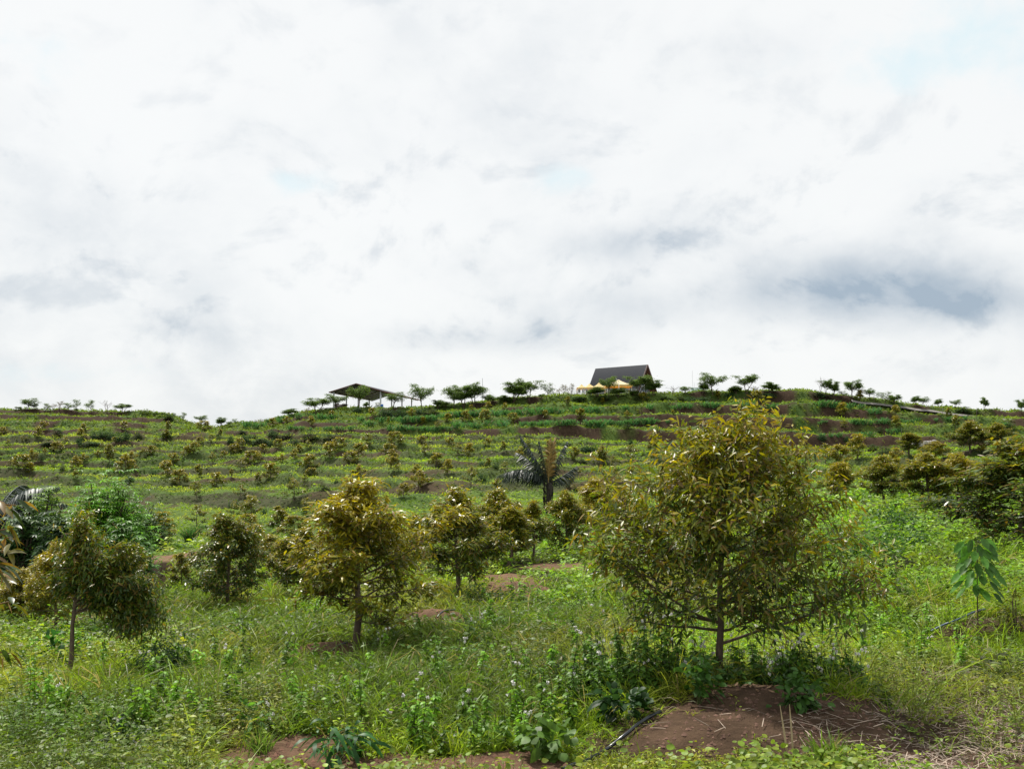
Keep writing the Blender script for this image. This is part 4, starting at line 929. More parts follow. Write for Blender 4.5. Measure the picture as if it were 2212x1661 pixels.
# black A-frame house
HXX, HYY = 28.0, 226.0; hz0 = float(y2z(857, 226.))
t = thing('a_frame_house', 'steep black roofed A-frame house with white glazed gable', 'house', (HXX, HYY, hz0), R_(136.2))
RL, HWd, RH = 13.9, 4.05, 6.65
m = MB()
for sgn in (-1, 1):
    nrm = unit(np.array((0, sgn*RH, HWd))); a = np.array([(0, 0, RH), (RL, 0, RH), (RL, sgn*HWd, -.6), (0, sgn*HWd, -.6)], float)
    b = a-nrm*.22; b[:2, 1] = 0
    v = np.vstack([a, b]); m.add(v, [(0, 1, 2, 3), (7, 6, 5, 4), (0, 4, 7, 3), (1, 5, 6, 2), (2, 6, 7, 3)], (.022, .024, .032))
part('roof', m, M_ROOF, t)
m = MB()
for sgn in (-1, 1):
    nrm = unit(np.array((0, sgn*RH, HWd))); off = nrm*.235
    a = np.array([(.02, 0, RH-.30), (1.75, 0, RH-.30), (1.75, sgn*HWd, -.6), (.02, sgn*HWd, -.6)], float); a[2:] -= off; a[:2] -= np.array((0, 0, .05))
    m.add(a, [(0, 1, 2, 3)], (.24, .10, .075))
    m.bar((-.04, 0, RH-.05), (-.04, sgn*HWd, -.6), .06, .3, (.10, .05, .045))
part('gable_lining', m, M_PAINT, t)
m = MB(); m.add([(1.62, -HWd+.5, -.4), (1.62, HWd-.5, -.4), (1.62, 0, RH-.9)], [(0, 1, 2)], (.1, .1, .1)); part('glazing', m, M_GLASS, t)
m = MB()
hw = lambda z: (HWd-.45)*(1-z/(RH-.7))
for y in (-2.7, -1.8, -.9, 0, .9, 1.8, 2.7):
    top = (RH-.9)*(1-abs(y)/(HWd-.35)); m.bar((1.57, y, -.3), (1.57, y, max(top, .4)), .09, .09, WHITE)
for z in (-.1, .95, 2.25, 3.5): m.bar((1.53, -hw(z), z), (1.53, hw(z), z), .12, .12, WHITE)
for sgn in (-1, 1): m.bar((1.55, sgn*(HWd-.55), -.2), (1.55, 0, RH-1.05), .12, .12, WHITE)
m.box((1.50, 1.0, 0), (1.56, 2.6, .85), (.55, .62, .68)); m.box((1.50, -2.6, 0), (1.56, -.9, .85), (.55, .62, .68))
part('window_frame', m, M_PAINT, t)
m = MB(); m.add([(RL-.3, -HWd+.4, -.6), (RL-.3, HWd-.4, -.6), (RL-.3, 0, RH-.6)], [(0, 1, 2)], (.12, .07, .05)); part('rear_wall', m, M_PAINT, t)

# deck with railing
dz = float(y2z(853.6, 219.)); X0, X1, Y0, Y1 = 11.7, 24.9, 216.6, 223.4
t = thing('deck', 'brown timber deck with white railing below the A-frame house', 'deck', (0, 0, 0))
m = MB(); m.box((X0, Y0, dz-.28), (X1, Y1, dz), DBR)
for x in np.linspace(X0+.3, X1-.3, 7): m.bar((x, Y0+.3, float(height(x, Y0+.3)[0])-.2), (x, Y0+.3, dz-.29), .16, .16, DBR)
part('platform', m, M_PAINT, t)
m = MB()
for x in np.linspace(X0+.05, X1-.05, 12): m.bar((x, Y0+.06, dz+.003), (x, Y0+.06, dz+.98), .10, .10, WHITE)
for z in (.26, .5, .74): m.bar((X0, Y0+.06, dz+z), (X1, Y0+.06, dz+z), .05, .06, WHITE)
m.bar((X0, Y0+.06, dz+1.0), (X1, Y0+.06, dz+1.0), .10, .07, WHITE)
for z in (.26, .5, .74, 1.0): m.bar((X0+.05, Y0+.1, dz+z), (X0+.05, Y1, dz+z), .05, .06, WHITE); m.bar((X1-.05, Y0+.1, dz+z), (X1-.05, Y1, dz+z), .05, .06, WHITE)
part('railing', m, M_PAINT, t)
def chair(x, lb):
    t = thing('chair', lb, 'chair', (x, Y0+1.2, dz), .3, 'dark chairs on the deck'); c = (.035, .028, .035)
    m = MB()
    for a in (-.2, .2):
        for b in (-.2, .2): m.bar((a, b, 0), (a, b, .45), .045, .045, c)
    part('leg', m, M_PAINT, t); m = MB(); m.box((-.24, -.24, .451), (.24, .24, .5), c); part('seat', m, M_PAINT, t)
    m = MB(); m.box((-.23, -.24, .503), (.23, -.19, 1.12), c); m.tube([(-.14, -.215, 1.1), (0, -.215, 1.24), (.14, -.215, 1.1)], .03, 5, c); part('backrest', m, M_PAINT, t)
chair(13.3, 'dark high backed chair nearest the left end of the deck'); chair(14.1, 'middle dark high backed chair on the deck'); chair(14.75, 'dark high backed chair under the leftmost yellow canopy')
def canopy(px0, px1, apx, apy, ey, dep, label, grp, posts=True):
    Y = dep; xa, xb, xm = [(p-1106)/F*Y for p in (px0, px1, apx)]; ze = float(y2z(ey, Y)); za = float(y2z(apy, Y)); hw_ = (xb-xa)/2; cx = (xa+xb)/2
    t = thing('canopy', label, 'canopy', (cx, Y, dz), 0, grp); ze -= dz; za -= dz
    yel = (.78, .66, .34) if grp else (.80, .72, .50); org = (.78, .34, .06)
    m = MB(); k = 8
    ring = [(-hw_, -hw_), (0, -hw_), (hw_, -hw_), (hw_, 0), (hw_, hw_), (0, hw_), (-hw_, hw_), (-hw_, 0)]
    lev = [(1.0, 0), (.62, .30), (.30, .62), (.05, 1.0)]
    v = [(x*s, y*s, ze+(za-ze)*h) for s, h in lev for x, y in ring]; f = [(l*8+i, l*8+(i+1) % 8, l*8+8+(i+1) % 8, l*8+8+i) for l in range(3) for i in range(8)]
    m.add(v, f, yel); m.add([v[24+i] for i in range(8)], [(0, 1, 2, 3), (0, 3, 4, 7), (4, 5, 6, 7)], yel); part('roof', m, M_FABRIC, t)
    m = MB()
    for (a, b) in ((ring[0], ring[2]), (ring[2], ring[4]), (ring[4], ring[6]), (ring[6], ring[0])):
        pts = np.linspace(0, 1, 9); lo = .32+.10*np.abs(np.sin(pts*pi*4))
        vv = [(a[0]+(b[0]-a[0])*p, a[1]+(b[1]-a[1])*p, ze-.01) for p in pts]+[(a[0]+(b[0]-a[0])*p, a[1]+(b[1]-a[1])*p, ze-l) for p, l in zip(pts, lo)]
        m.add(vv, [(i, i+1, i+10, i+9) for i in range(8)], org if a[1] > -hw_+.01 or b[1] > -hw_+.01 else (.76, .58, .25))
    part('valance', m, M_FABRIC, t)
    for sx in (-1, 1):
        for sy in (-1, 1):
            mm = MB(); mm.bar((sx*hw_*.94, sy*hw_*.94, .003), (sx*hw_*.94, sy*hw_*.94, ze-.01), .10, .10, (.72, .55, .28)); part('post', mm, M_PAINT, t)
G_ = 'small yellow pyramid canopies on the deck'
canopy(1246, 1267, 1257.6, 830.3, 838, 219.0, 'leftmost of the three small yellow pyramid canopies', G_)
canopy(1261, 1286, 1277, 829, 837.6, 220.3, 'middle one of the three small yellow pyramid canopies', G_)
canopy(1280, 1308, 1295.5, 827, 837, 219.4, 'small yellow pyramid canopy next to the large cream one', G_)
canopy(1308, 1364, 1336, 820.4, 832.5, 220.2, 'large cream canopy with orange underside in front of the black roof', None)
X, Y, Z = at_depth(1337, 853, 217.6); m = MB(); m.bar((0, 0, -1), (0, 0, 2.6), .10, .10, WHITE); t = thing('lamp_post', 'slim white lamp post leaning over the large cream canopy', 'lamp post', (X, Y, dz)); part('pole', m, M_PAINT, t)
m = MB(); m.bar((0, 0, 2.62), (-.55, 0, 3.2), .07, .07, WHITE); m.box((-.85, -.12, 3.2), (-.45, .12, 3.3), (.6, .6, .62)); part('lamp_head', m, M_PAINT, t)

# white booth, blue drum, stall, low wall
def on_ridge(px, Y): X = (px-1106)/F*Y; return X, Y, float(height(X, Y)[0])
X, Y, Z = on_ridge(816.5, 221.5)
t = thing('portable_booth', 'white portable booth standing beside a blue drum under the shed', 'booth', (X, Y, Z-.1), .05)
hb = float(y2z(870.2, Y))-Z+.1
m = MB(); m.box((-.52, -.5, 0), (.52, .5, hb-.14), WHITE); part('cabin', m, M_PAINT, t)
m = MB(); m.box((-.57, -.55, hb-.14), (.57, .55, hb-.03), WHITE); m.box((-.38, -.38, hb-.03), (.38, .38, hb+.05), WHITE); part('roof', m, M_PAINT, t)
m = MB(); m.box((-.40, -.535, .1), (.40, -.503, hb-.3), (.62, .63, .64)); m.box((-.1, -.55, hb-.6), (.1, -.537, hb-.45), (.08, .08, .09)); part('door', m, M_PAINT, t)
X, Y, Z = on_ridge(824.6, 221.2); hb = float(y2z(873.3, Y))-Z+.05
t = thing('water_drum', 'upright blue plastic drum against the white booth', 'drum', (X, Y, Z-.05))
m = MB(); zz = np.array([0, .06, .3, .34, .38, .66, .70, .74, .96, 1.])*hb; rr = np.array([.27, .30, .30, .315, .30, .30, .315, .30, .30, .27]); m.tube(np.stack([0*zz, 0*zz, zz], 1), rr, 16, (.03, .14, .50)); part('body', m, M_PAINT, t)
m = MB(); m.tube([(.1, 0, hb), (.1, 0, hb+.05)], .05, 8, (.02, .08, .3)); part('lid', m, M_PAINT, t)
X, Y, Z = on_ridge(736, 222.5)
t = thing('storage_stall', 'low dark timber stall under the left side of the shed', 'stall', (X, Y, Z-.05)); c = (.045, .028, .028)
m = MB(); m.box((-1.2, -.6, 0), (1.2, -.5, 1.3), c); m.box((-1.2, -.498, 0), (-1.1, .6, 1.3), c); m.box((1.1, -.498, 0), (1.2, .6, 1.3), c); part('wall', m, M_PAINT, t)
m = MB(); m.box((-1.4, -.8, 1.302), (1.4, .8, 1.38), (.06, .045, .045)); part('roof', m, M_PAINT, t)
m = MB(); m.box((-.9, -.56, 1.385), (-.3, -.3, 1.6), (.05, .03, .035)); m.box((.3, -.5, 1.385), (1., -.2, 1.52), (.07, .05, .05)); part('stacked_goods', m, M_PAINT, t)
X, Y, Z = on_ridge(714, 221.8); m = MB(); m.box((-.95, -.1, -.3), (.95, .1, .75), (.17, .18, .20)); tag(obj('low_wall', m.mesh('low_wall', M_PLASTER), None, (X, Y, Z)), 'short grey concrete wall at the left corner of the shed', 'wall')
X, Y, Z = on_ridge(768, 223.); m = MB(); m.box((-2.6, -.1, -.3), (2.6, .1, .62), (.36, .32, .29)); tag(obj('low_wall', m.mesh('low_wall', M_PLASTER), None, (X, Y, Z)), 'pale low wall between the stall and the white booth', 'wall')
def truck(label, px, Y, rz, cabc, bedc, sc=1., slat=False):
    X, Y, Z = on_ridge(px, Y); t = thing('truck', label, 'truck', (X, Y, Z), rz, None, sc)
    m = MB()   # cab along +x
    prof_ = [(1.0, .45), (2.55, .45), (2.6, 1.15), (2.3, 1.95), (1.05, 2.0)]
    v = [(x, y, z) for y in (-.85, .85) for x, z in prof_]; m.add(v[:5], [(0, 1, 2), (0, 2, 3), (0, 3, 4)], cabc); m.add(v[5:], [(2, 1, 0), (3, 2, 0), (4, 3, 0)], cabc)
    m.add(v, [(i, (i+1) % 5, (i+1) % 5+5, i+5) for i in range(5)], cabc); part('cab', m, M_PAINT, t)
    m = MB(); m.add([(2.593, -.72, 1.2), (2.593, .72, 1.2), (2.335, .68, 1.88), (2.335, -.68, 1.88)], [(0, 1, 2, 3)], (.1, .1, .1)); m.verts = 1
    for sy in (-1, 1): m.add([(1.2, sy*.86, 1.2), (2.3, sy*.86, 1.2), (2.1, sy*.86, 1.8), (1.2, sy*.86, 1.8)], [(0, 1, 2, 3)], (.1, .1, .1))
    part('window', m, M_GLASS, t)
    m = MB(); m.box((-2.6, -.95, .65), (.9, .95, .75), bedc)
    for y0, y1 in ((-.95, -.9), (.9, .95)):
        if slat:
            for z in (.8, 1.1, 1.4, 1.7): m.box((-2.6, y0, z), (.9, y1, z+.2), bedc)
            for x in (-2.6, -1.7, -.8, .1, .82): m.box((x, y0-.03, .76), (x+.08, y1+.03, 1.95), bedc)
        else: m.box((-2.6, y0, .752), (.9, y1, 1.35), bedc)
    m.box((-2.6, -.898, .752), (-2.55, .898, 1.35), bedc); m.box((.82, -.898, .752), (.88, .898, 2.05 if slat else 1.5), bedc); part('bed', m, M_PAINT, t)
    for x in (-1.7, 1.9):
        for y in (-.85, .6):
            m = MB(); m.tube([(x, y, .38), (x, y+.25, .38)], .38, 14, (.02, .02, .02)); part('wheel', m, M_PAINT, t)
    for y in (-.6, .6): m = MB(); m.box((2.585, y-.14, .7), (2.64, y+.14, .88), (.7, .7, .65)); part('headlight', m, M_PAINT, t)
truck('dark green truck parked behind the white booth under the shed', 818, 236, R_(190), (.03, .10, .05), (.02, .09, .04), .95)
truck('yellow truck parked under the right edge of the shed roof', 868, 233, R_(212), (.55, .40, .08), (.34, .28, .16), .85)
truck('light green slatted truck parked right of the shed', 900, 231, R_(218), (.12, .38, .16), (.06, .30, .20), .95, True)
# mast, antenna boxes, guardrail posts
X, Y, Z = on_ridge(1042, 225); m = MB(); m.tube([(0, 0, -.2), (0, 0, float(y2z(817, Y))-Z)], (.07, .045), 6, (.5, .52, .55)); t = thing('mast', 'thin grey mast with stay wire rising from the ridge trees', 'mast', (X, Y, Z)); part('pole', m, M_PAINT, t)
m = MB(); zt = float(y2z(831, Y))-Z; m.tube([(0, 0, zt), (2.2, .3, zt-2.), (4.3, .5, zt-3.4)], .015, 4, (.25, .25, .27)); m.box((0.06, -.05, zt-.9), (.5, .05, zt-.75), (.5, .5, .5)); part('stay_wire', m, M_PAINT, t)
X, Y, Z = on_ridge(1507, 224); t = thing('utility_hut', 'small pale green hut with an antenna behind the ridge shrubs', 'hut', (X, Y, Z-.2)); hb = float(y2z(838.5, Y))-Z+.2
m = MB(); m.box((-1.2, -.8, 0), (1.2, .8, hb-.05), (.30, .42, .38)); part('wall', m, M_PAINT, t); m = MB(); m.box((-1.3, -.9, hb-.05), (1.3, .9, hb+.04), (.34, .45, .41)); part('roof', m, M_PAINT, t)
m = MB(); m.tube([(-.95, 0, hb), (-.95, 0, hb+3.6)], .02, 5, (.4, .42, .42)); m.tube([(-.6, 0, hb), (-.6, 0, hb+1.2)], .02, 5, (.4, .42, .42)); part('antenna', m, M_PAINT, t)
t = thing('wire_fence', 'thin pale post and wire fence left of the deck', 'fence', (0, 0, 0)); m = MB(); wv = []
for px in np.linspace(1178, 1232, 7):
    X, Y, Z = on_ridge(px, 221.); mm = MB(); mm.bar((X, Y, Z-.1), (X, Y, Z+1.2), .05, .05, (.5, .5, .5)); part('post', mm, M_PAINT, t); wv.append((X, Y, Z))
for q in (.5, .85, 1.15): m.tube([(x, y, z+q) for x, y, z in wv], .018, 4, (.45, .45, .45))
part('wire', m, M_PAINT, t)
for i, (px, y, h, lb) in enumerate([(2036, 898, 17, 'thin stake'), (2110, 905, 22, 'thin stake'), (1888, 877, 24, 'leaning stake'), (1947, 940, 15, 'grey stake')]):
    X, Y, Z = place(px, y); m = MB(); m.bar((0, 0, -.1), (.05, 0, h/F*Y), .05, .05, (.16, .13, .11))
    tag(obj('stake', m.mesh('stake', M_BARK), None, (X, Y, Z)), lb+[' beside the gravel road right of centre', ' beside the column shaped tree at the right ridge', ' at the upper bend of the gravel road', ' on the second terrace below the gravel road'][i], 'stake')
# pale stones beyond the bright meadow, right
r = np.random.default_rng(170)
for i, (px, y) in enumerate([(1975, 962), (1983, 960), (1992, 963), (2000, 959), (2010, 960), (2019, 957)]):
    X, Y, Z = place(px, y); m = MB(); a = np.linspace(0, 2*pi, 9)[:-1]; rr = .45*(.8+.4*r.random(8))
    lo = np.stack([np.cos(a)*rr, np.sin(a)*rr*.7, a*0-.1], 1); hi = np.stack([np.cos(a)*rr*.8, np.sin(a)*rr*.55, .30+.12*r.random(8)], 1)
    m.add(np.vstack([lo, hi, [(0, 0, .42)]]), [(k, (k+1) % 8, (k+1) % 8+8, k+8) for k in range(8)], (.36, .34, .32)); m.add(np.vstack([hi, [(0, 0, .42)]]), [(k, (k+1) % 8, 8) for k in range(8)], (.40, .38, .36))
    tag(obj('rock', m.mesh('rock', M_GRAVEL), None, (X, Y, Z)), ['leftmost pale rock of the row below the cut bank', 'second pale rock of the row below the cut bank', 'third pale rock of the row below the cut bank', 'fourth pale rock of the row below the cut bank', 'fifth pale rock of the row below the cut bank', 'rightmost pale rock of the row below the cut bank'][i], 'rock', 'pale rocks below the cut bank')

# ------------------------------------------------------------------ growth that covers the ground (nobody could count it)
LIME = np.array((.235, .385, .018)); MIDG = np.array((.130, .250, .016)); DARKG = np.array((.050, .115, .014)); OLV = np.array((.215, .240, .035)); STRW = np.array((.32, .27, .15)); BLUEG = np.array((.06, .13, .045))
def pick_col(r, X, Y, n, wood_=0):
    a = fbm(X/5., Y/6., 201, 3); b = fbm(X/2.2, Y/2.6, 207, 3); d_ = fbm(X/9, Y/9, 203, 2)
    c = MIDG+(LIME-MIDG)*sst(.42, .6, a)[:, None]; c = c+(OLV-c)*(sst(.52, .66, b)*.75)[:, None]; c = c+(DARKG-c)*(sst(.50, .36, d_+.25*(b-.5))*.85)[:, None]
    c = c+(np.array((.26, .225, .085))-c)*(sst(.60, .72, fbm(X/1.6, Y/2.0, 271, 3))*.4)[:, None]
    return c*np.array((1.12, 1., .95))
def rep(a, k): return np.repeat(a, k, 0)
r = np.random.default_rng(301)
N = 44000
u = -320+2850*r.random(N); Yp = 1/(1/64.+(1/9.2-1/64.)*r.random(N)); Xp = (u-1106)/F*Yp; Zp = height(Xp, Yp)
bm_, _ = bare(Xp, Yp); keep = r.random(N) > bm_*.985
dt = 1-.35*sst(1250, 1400, u)*(Yp < 12.4)-.25*sst(1800, 2000, u)*(Yp < 18); keep &= r.random(N) < dt; _px, _py = pix(Xp, Yp, Zp); keep &= ~((_px > 1880) & (_py > 1450) & (r.random(N) < .42))
u, Xp, Yp, Zp, bm_ = u[keep], Xp[keep], Yp[keep], Zp[keep], bm_[keep]
cp_ = pick_col(r, Xp, Yp, len(Xp)); gmap = fbm(Xp/3.2, Yp/4.2, 211, 3)
px_, py_ = pix(Xp, Yp, Zp)
meadow = ((px_ > 1750) & (py_ < 1290)) | ((px_ > 1080) & (px_ < 1300) & (py_ < 1330))
cp_ = np.where(meadow[:, None], cp_*.4+np.array((.19, .36, .026))*.6, cp_)
lowr = (px_ > 1880) & (py_ > 1440)
cp_ = np.where(lowr[:, None], cp_*.55+np.array((.11, .165, .030))*.45, cp_)
kind = np.where(gmap+.10*r.normal(size=len(Xp)) > .475, 1, 0); kind = np.where(meadow & (r.random(len(Xp)) < .7), 0, kind); kind = np.where(lowr & (r.random(len(Xp)) < .85), 0, kind)
kind = np.where((kind == 0) & (fbm(Xp/1.3, Yp/1.3, 215, 2)+.16*r.normal(size=len(Xp)) > .80) & ~lowr, 2, kind)
P0 = np.stack([Xp, Yp, Zp], 1); cp_ = cp_*(.72+.56*r.random((len(Xp), 1)))*np.where(r.random((len(Xp), 1)) < .5, np.array((1.08, 1., 1.)), np.array((.86, 1., 1.1)))
plow = np.where(((px_ > 1230) & (px_ < 1960) & (Yp < 12.6)) | ((Yp < 11.9) & (px_ > 480)), .40, 1.)
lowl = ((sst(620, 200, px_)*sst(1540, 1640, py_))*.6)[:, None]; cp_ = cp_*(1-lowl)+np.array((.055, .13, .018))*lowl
# small leaved herbs
i = np.nonzero(kind == 0)[0]; k = 12; hgt = (.04+.40*r.random(len(i))**2.2+.38*sst(.46, .74, fbm(Xp[i]/.45, Yp[i]/.45, 221, 2)))*np.clip(Yp[i]/22, 1, 1.6)*np.where(meadow[i], .75, 1)*plow[i]
ii = rep(i, k); n = len(ii); hh = rep(hgt, k); tz = np.tile(np.linspace(.12, 1, k)**.8, len(i)); sp = np.clip(Yp[ii]*.0065, .06, .3)
a = r.random(n)*2*pi; P = P0[ii]+np.stack([np.cos(a)*sp*r.random(n), np.sin(a)*sp*r.random(n), tz*hh], 1)
D = np.stack([np.cos(a), np.sin(a), .35+.5*r.random(n)], 1); L = np.clip(Yp[ii]*.0042, .055, .24)*(.65+.7*r.random(n))*rep(.55+1.1*r.random(len(i))**1.5, k)
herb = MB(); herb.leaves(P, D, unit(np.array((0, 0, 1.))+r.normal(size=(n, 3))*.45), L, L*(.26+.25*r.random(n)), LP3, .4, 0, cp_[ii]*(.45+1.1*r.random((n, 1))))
st_n = len(i); # stems of the nearer herbs
nn = np.nonzero(Yp[i] < 22)[0]; herb.leaves(P0[i[nn]]-np.array((0, 0, .02)), np.stack([r.normal(size=len(nn))*.2, r.normal(size=len(nn))*.2, np.ones(len(nn))], 1), rvec(r, len(nn)), hgt[nn]*1.05, .006, (1, .8, .5), 0, 0, np.array((.09, .10, .035)))
tag(obj('herb_cover', herb.mesh('herb_cover', M_GRN)), 'low leafy green herbs and creepers covering the field in front', 'ground cover', kind='stuff')
# grass
i = np.nonzero(kind == 1)[0]; extra_i = np.nonzero((kind == 0) & (r.random(len(kind)) < .18) & ~meadow)[0]; i = np.concatenate([i, extra_i]); k = 13
ii = rep(i, k); n = len(ii); H_ = rep((.30+.62*r.random(len(i)))*(.6+.8*fbm(Xp[i]/2.5, Yp[i]/2.5, 231, 2)), k)*(.5+.6*r.random(n)); H_ *= np.where(Yp[ii] < 13, .9, 1.15)*plow[ii]*rep(np.where(r.random(len(i)) < .10, 1.7, 1.), k)
a = r.random(n)*2*pi; e = .25+.75*r.random(n); sp = np.clip(Yp[ii]*.007, .05, .35)
P = P0[ii]+np.stack([r.normal(size=n)*sp*.6, r.normal(size=n)*sp*.6, np.full(n, -.02)], 1)
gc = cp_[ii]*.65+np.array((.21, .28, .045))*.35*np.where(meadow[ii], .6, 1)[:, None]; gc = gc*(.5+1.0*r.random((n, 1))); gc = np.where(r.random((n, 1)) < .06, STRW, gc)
gr = MB(); gr.leaves(P, np.stack([np.cos(a)*e+.15, np.sin(a)*e, np.ones(n)], 1), rvec(r, n), H_, np.clip(Yp[ii]*.0008, .009, .05)*(.6+.8*r.random(n)), (.8, 1, .7, .08), .55, 0, gc)
tag(obj('grass', gr.mesh('grass', M_GRASS)), 'knee high green and straw coloured grass between the trees', 'grass', kind='stuff')
# round leaved creeper
i = np.nonzero(kind == 2)[0]; k = 8; ii = rep(i, k); n = len(ii); a = r.random(n)*2*pi; sp = np.clip(Yp[ii]*.009, .1, .5)
P = P0[ii]+np.stack([r.normal(size=n)*sp, r.normal(size=n)*sp, .05+.22*r.random(n)], 1); L = np.clip(Yp[ii]*.0042, .06, .2)*(.6+.7*r.random(n))
cr = MB(); cr.leaves(P, np.stack([np.cos(a), np.sin(a), .1+.5*r.random(n)], 1), unit(np.array((0, -.35, 1.))+r.normal(size=(n, 3))*.4), L, L*.9, (.35, .95, 1, .75, .15), .2, .08, (cp_[ii]*.5+np.array((.12, .235, .030))*.5)*(.6+.8*r.random((n, 1))))
tag(obj('creeper', cr.mesh('creeper', M_GRN)), 'round leaved green creeper sprawling through the grass', 'creeper', kind='stuff')
# white fluffy weeds: round the mound and in the left meadow
r = np.random.default_rng(303); wd_ = MB(); fl = MB()
def weeds(X, Y, n_, H0, H1, fluff, leafy, rad, colr, fd=.6):
    for q in range(n_):
        a = r.random()*2*pi; e = math.sqrt(r.random()); x = X+math.cos(a)*e*rad[0]; y = Y+math.sin(a)*e*rad[1]; z = float(height(x, y)[0]); h = H0+(H1-H0)*r.random()
        c = curve((x, y, z-.02), (r.normal()*.12, r.normal()*.12, 1), h, 5, r, wob=.06); wd_.tube(c, np.linspace(.006, .003, 6), 4, (.06, .06, .03), False)
        nl = int(leafy*h/.1); t_ = r.random(nl)*.85; idx = np.minimum((t_*5).astype(int), 4); f_ = (t_*5-idx)[:, None]; p = c[idx]*(1-f_)+c[idx+1]*f_; an = r.random(nl)*2*pi
        L = .055+.075*(1-t_)*r.random(nl)+.02
        wd_.leaves(p, np.stack([np.cos(an), np.sin(an), .1+.4*r.random(nl)], 1), unit(np.array((0, 0, 1.))+r.normal(size=(nl, 3))*.4), L, L*.5, LP3, .6, 0, np.array(colr)*(.6+.8*r.random((nl, 1))))
        if r.random() < fluff:
            for b in range(int(r.integers(1, 4))):
                o = c[-1]+np.array((r.normal()*.035, r.normal()*.035, r.normal()*.03)); nf = 26; dv = rvec(r, nf)
                fl.leaves(np.tile(o, (nf, 1)), dv, rvec(r, nf), .016+.012*r.random(nf), .010, (.6, 1, .5), .2, 0, np.array((.80, .78, .76))*(.85+.2*r.random((nf, 1))))
weeds(HX-.05, 14.25, 95, .3, .75, .25, 11, (1.75, .55), (.09, .19, .028))
weeds(HX+1.3, 14.3, 55, .3, .7, .6, 11, (.8, .6), (.10, .21, .03))
weeds(HX-1.35, 13.9, 60, .4, 1.1, .35, 8, (.7, .6), (.10, .20, .03))
weeds(HX+.1, 13.8, 60, .12, .38, .1, 14, (1.9, .3), (.055, .12, .022))
for (px0, y0, n0) in ((1240, 1480, 22), (600, 1560, 20), (420, 1470, 18), (1230, 1330, 18), (950, 1590, 18), (860, 1400, 16), (1700, 1400, 30), (1800, 1440, 30), (70, 1520, 14)):
    X_, Y_, Z_ = place(px0, y0); weeds(X_, Y_, n0, .15, .40, .25, 7, (1.0, .9), (.11, .20, .03))
for q_ in range(260):
    uu_ = 60+2050*r.random(); yy_ = 1/(1/26.+(1/12.2-1/26.)*r.random()); xx_ = (uu_-1106)/F*yy_
    if bare(np.array([xx_]), np.array([yy_]))[0][0] < .3: weeds(xx_, yy_, int(r.integers(1, 4)), .3, .75, .12, 9, (.22, .22), np.array((.14, .28, .025))*(.6+.9*r.random()))
tag(obj('weeds', wd_.mesh('weeds', M_GRN)), 'tall leafy weeds crowding round the trunk of the big tree', 'weeds', kind='stuff')
tag(obj('seed_heads', fl.mesh('seed_heads', M_FLUFF)), 'white fluffy seed heads on the weeds', 'seed heads', kind='stuff')
# dry litter on bare earth and among the low plants at the right
N = 15000; r = np.random.default_rng(305); u = 1180+1150*r.random(N); Yp = 1/(1/22.+(1/10.-1/22.)*r.random(N)); Xp = (u-1106)/F*Yp; lm = fbm(Xp/1.4, Yp/1.1, 241, 3)
bmm, _ = bare(Xp, Yp); kp = (r.random(N) < np.where(u > 1880, .85, .03+.5*(bmm > .2)*(u > 1700))*sst(.40, .55, lm)) ; Xp, Yp = Xp[kp], Yp[kp]; n = len(Xp); a = r.random(n)*2*pi
lit = MB(); Zp = height(Xp, Yp); lit.leaves(np.stack([Xp, Yp, Zp+.012+.05*r.random(n)], 1), np.stack([np.cos(a), np.sin(a), r.normal(size=n)*.18], 1), unit(np.array((0, 0, 1.))+r.normal(size=(n, 3))*.3), .08+.26*r.random(n), .006+.006*r.random(n), (.8, 1, .6), .05, 0, np.array((.34, .27, .21))*(.4+.9*r.random((n, 1))))
N = 700; xx = HX+r.normal(size=N)*.9+.1; yy = 13.8+r.normal(size=N)*.35; a = r.random(N)*2*pi; L = .06+.07*r.random(N)
lit.leaves(np.stack([xx, yy, height(xx, yy)+.015], 1), np.stack([np.cos(a), np.sin(a), .1*r.normal(size=N)], 1), unit(np.array((0, 0, 1.))+r.normal(size=(N, 3))*.3), L, L*.35, LP3, -.1, .1, np.array((.30, .19, .11))*(.5+.8*r.random((N, 1))))
tag(obj('dry_litter', lit.mesh('dry_litter', M_STRAW)), 'dry straw and fallen brown leaves on the bare earth', 'dry litter', kind='stuff')
# clods and pebbles on the bare earth
N = 30000; u = -50+2350*r.random(N); Yp = 1/(1/24.+(1/10.-1/24.)*r.random(N)); Xp = (u-1106)/F*Yp; bmm, brr = bare(Xp, Yp); kp = (bmm > .35) & (r.random(N) < .8); Xp, Yp, brr = Xp[kp], Yp[kp], brr[kp]; n = len(Xp)
s_ = .006+.030*r.random(n)**3; Zp = height(Xp, Yp); octv = np.array([(1, 0, 0), (0, 1, 0), (-1, 0, 0), (0, -1, 0), (0, 0, .9)]); jit = .6+.8*r.random((n, 5, 1))
v = np.stack([Xp, Yp, Zp], 1)[:, None]+octv[None]*s_[:, None, None]*jit; f = (np.array([(0, 1, 4), (1, 2, 4), (2, 3, 4), (3, 0, 4)])[None]+(np.arange(n)*5)[:, None, None]).reshape(-1, 3)
cc = rep((np.array((.13, .08, .06))+(np.array((.24, .12, .08))-np.array((.13, .08, .06)))*brr[:, None])*(.7+.7*r.random((n, 1))), 5); cl = MB(); cl.add(v.reshape(-1, 3), f, cc)
tag(obj('clods', cl.mesh('clods', M_SOIL)), 'small clods and pebbles on the bare brown earth', 'clods', kind='stuff')

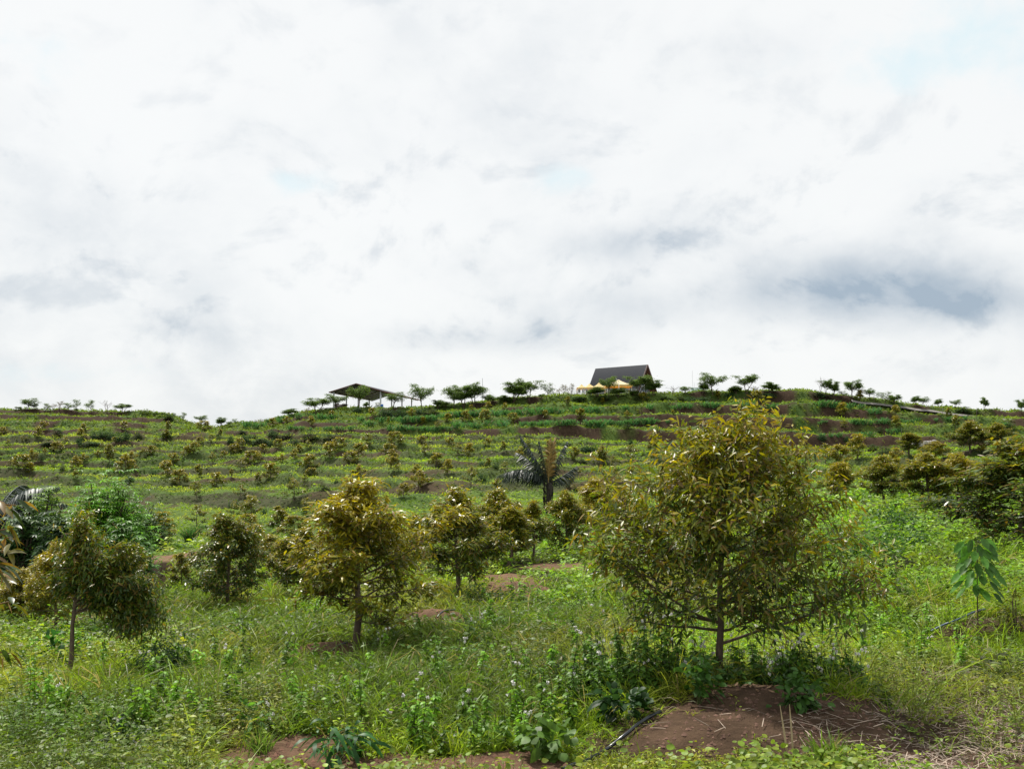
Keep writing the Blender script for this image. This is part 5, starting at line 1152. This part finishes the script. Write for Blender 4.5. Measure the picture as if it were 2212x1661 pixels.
# hill cover
r = np.random.default_rng(311); N = 330000
u = -420+3050*r.random(N); Yp = 56+176*r.random(N)**.92; Xp = (u-1106)/F*Yp
Zp, hu2, rl2, ru2, lump2, kf2, tl2 = height(Xp, Yp, True)
pn2 = fbm(Xp/4, Yp/4, 58, 2); bk2 = np.interp(hu2, [0, 380, 420, 640, 760, 1000, 1250, 1900, 2212], [.42, .52, .35, .38, .52, .34, .52, .58, .55])+np.where(kf2 == 0, .12, 0)-np.where((kf2 == 3) & (hu2 > 900) & (hu2 < 1800), .22, 0)
so_ = ru2*sst(.62, .45, pn2+(0.5-bk2)*.7); bmm, _ = bare(Xp, Yp); pt2 = sst(.60, .68, fbm(Xp/7, Yp/3.2, 59, 3))*sst(80, 90, Yp)*(Yp < 174)
so_ = np.maximum(so_, np.maximum(bmm, pt2*.75)); so_ = np.maximum(so_, rl2*.55*sst(.4, .6, fbm(Xp/11, Yp/14, 57, 3)))
kp = (r.random(N) > so_*.93) & (Yp < 233)
u, Xp, Yp, Zp, kf2, ru2, lump2, tl2, rl2 = u[kp], Xp[kp], Yp[kp], Zp[kp], kf2[kp], ru2[kp], lump2[kp], tl2[kp], rl2[kp]
n = len(Xp); up_ = Yp > 174
a1 = fbm(Xp/14, Yp/9, 251, 3); a2 = fbm(Xp/4.5, Yp/4, 253, 3); a3 = fbm(Xp/22, Yp/7, 255, 3)+.03
c = np.array((.135, .235, .020))+(np.array((.205, .335, .020))-np.array((.135, .235, .020)))*sst(.4, .62, a1)[:, None]
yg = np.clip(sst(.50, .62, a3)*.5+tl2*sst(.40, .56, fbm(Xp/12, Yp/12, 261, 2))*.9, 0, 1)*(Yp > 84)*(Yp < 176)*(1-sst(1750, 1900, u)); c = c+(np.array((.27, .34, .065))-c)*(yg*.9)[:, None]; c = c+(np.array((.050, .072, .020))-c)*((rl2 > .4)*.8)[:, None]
c = c+(np.array((.055, .115, .028))-c)*(sst(.45, .34, fbm(Xp/9, Yp/3, 263, 3))*.75)[:, None]
c = np.where(up_[:, None], c*.55+np.array((.10, .145, .035))*.40, c); c = np.where(((ru2 > .5) & up_)[:, None], c*.6+np.array((.09, .095, .04))*.35, c)
grassy = (r.random(n) < .2+.78*yg)
c = c*np.array((1.28, 1.16, 1.0))*(.55+.9*r.random((n, 1))); c = np.where((r.random((n, 1)) < .03), np.array((.26, .23, .13)), c)
a = r.random(n)*2*pi; P = np.stack([Xp, Yp, Zp+.02+np.where(grassy, 0, .25*r.random(n)*np.clip(lump2+.3, .1, 1))], 1)
el_ = np.where(grassy, 1.6, .35+.5*r.random(n)); D = np.stack([np.cos(a), np.sin(a), el_], 1)
L = Yp*np.where(grassy, .0042, .0025)*(.5+.9*r.random(n)); hc = MB()
hc.leaves(P, D, unit(np.array((0, 0, 1.))+r.normal(size=(n, 3))*.5), L, L*np.where(grassy, .16, .55), LP2, .35, 0, c)
tag(obj('hillside_cover', hc.mesh('hillside_cover', M_FARG)), 'green and yellowish grass and creepers covering the terraced hillside', 'hillside growth', kind='stuff')
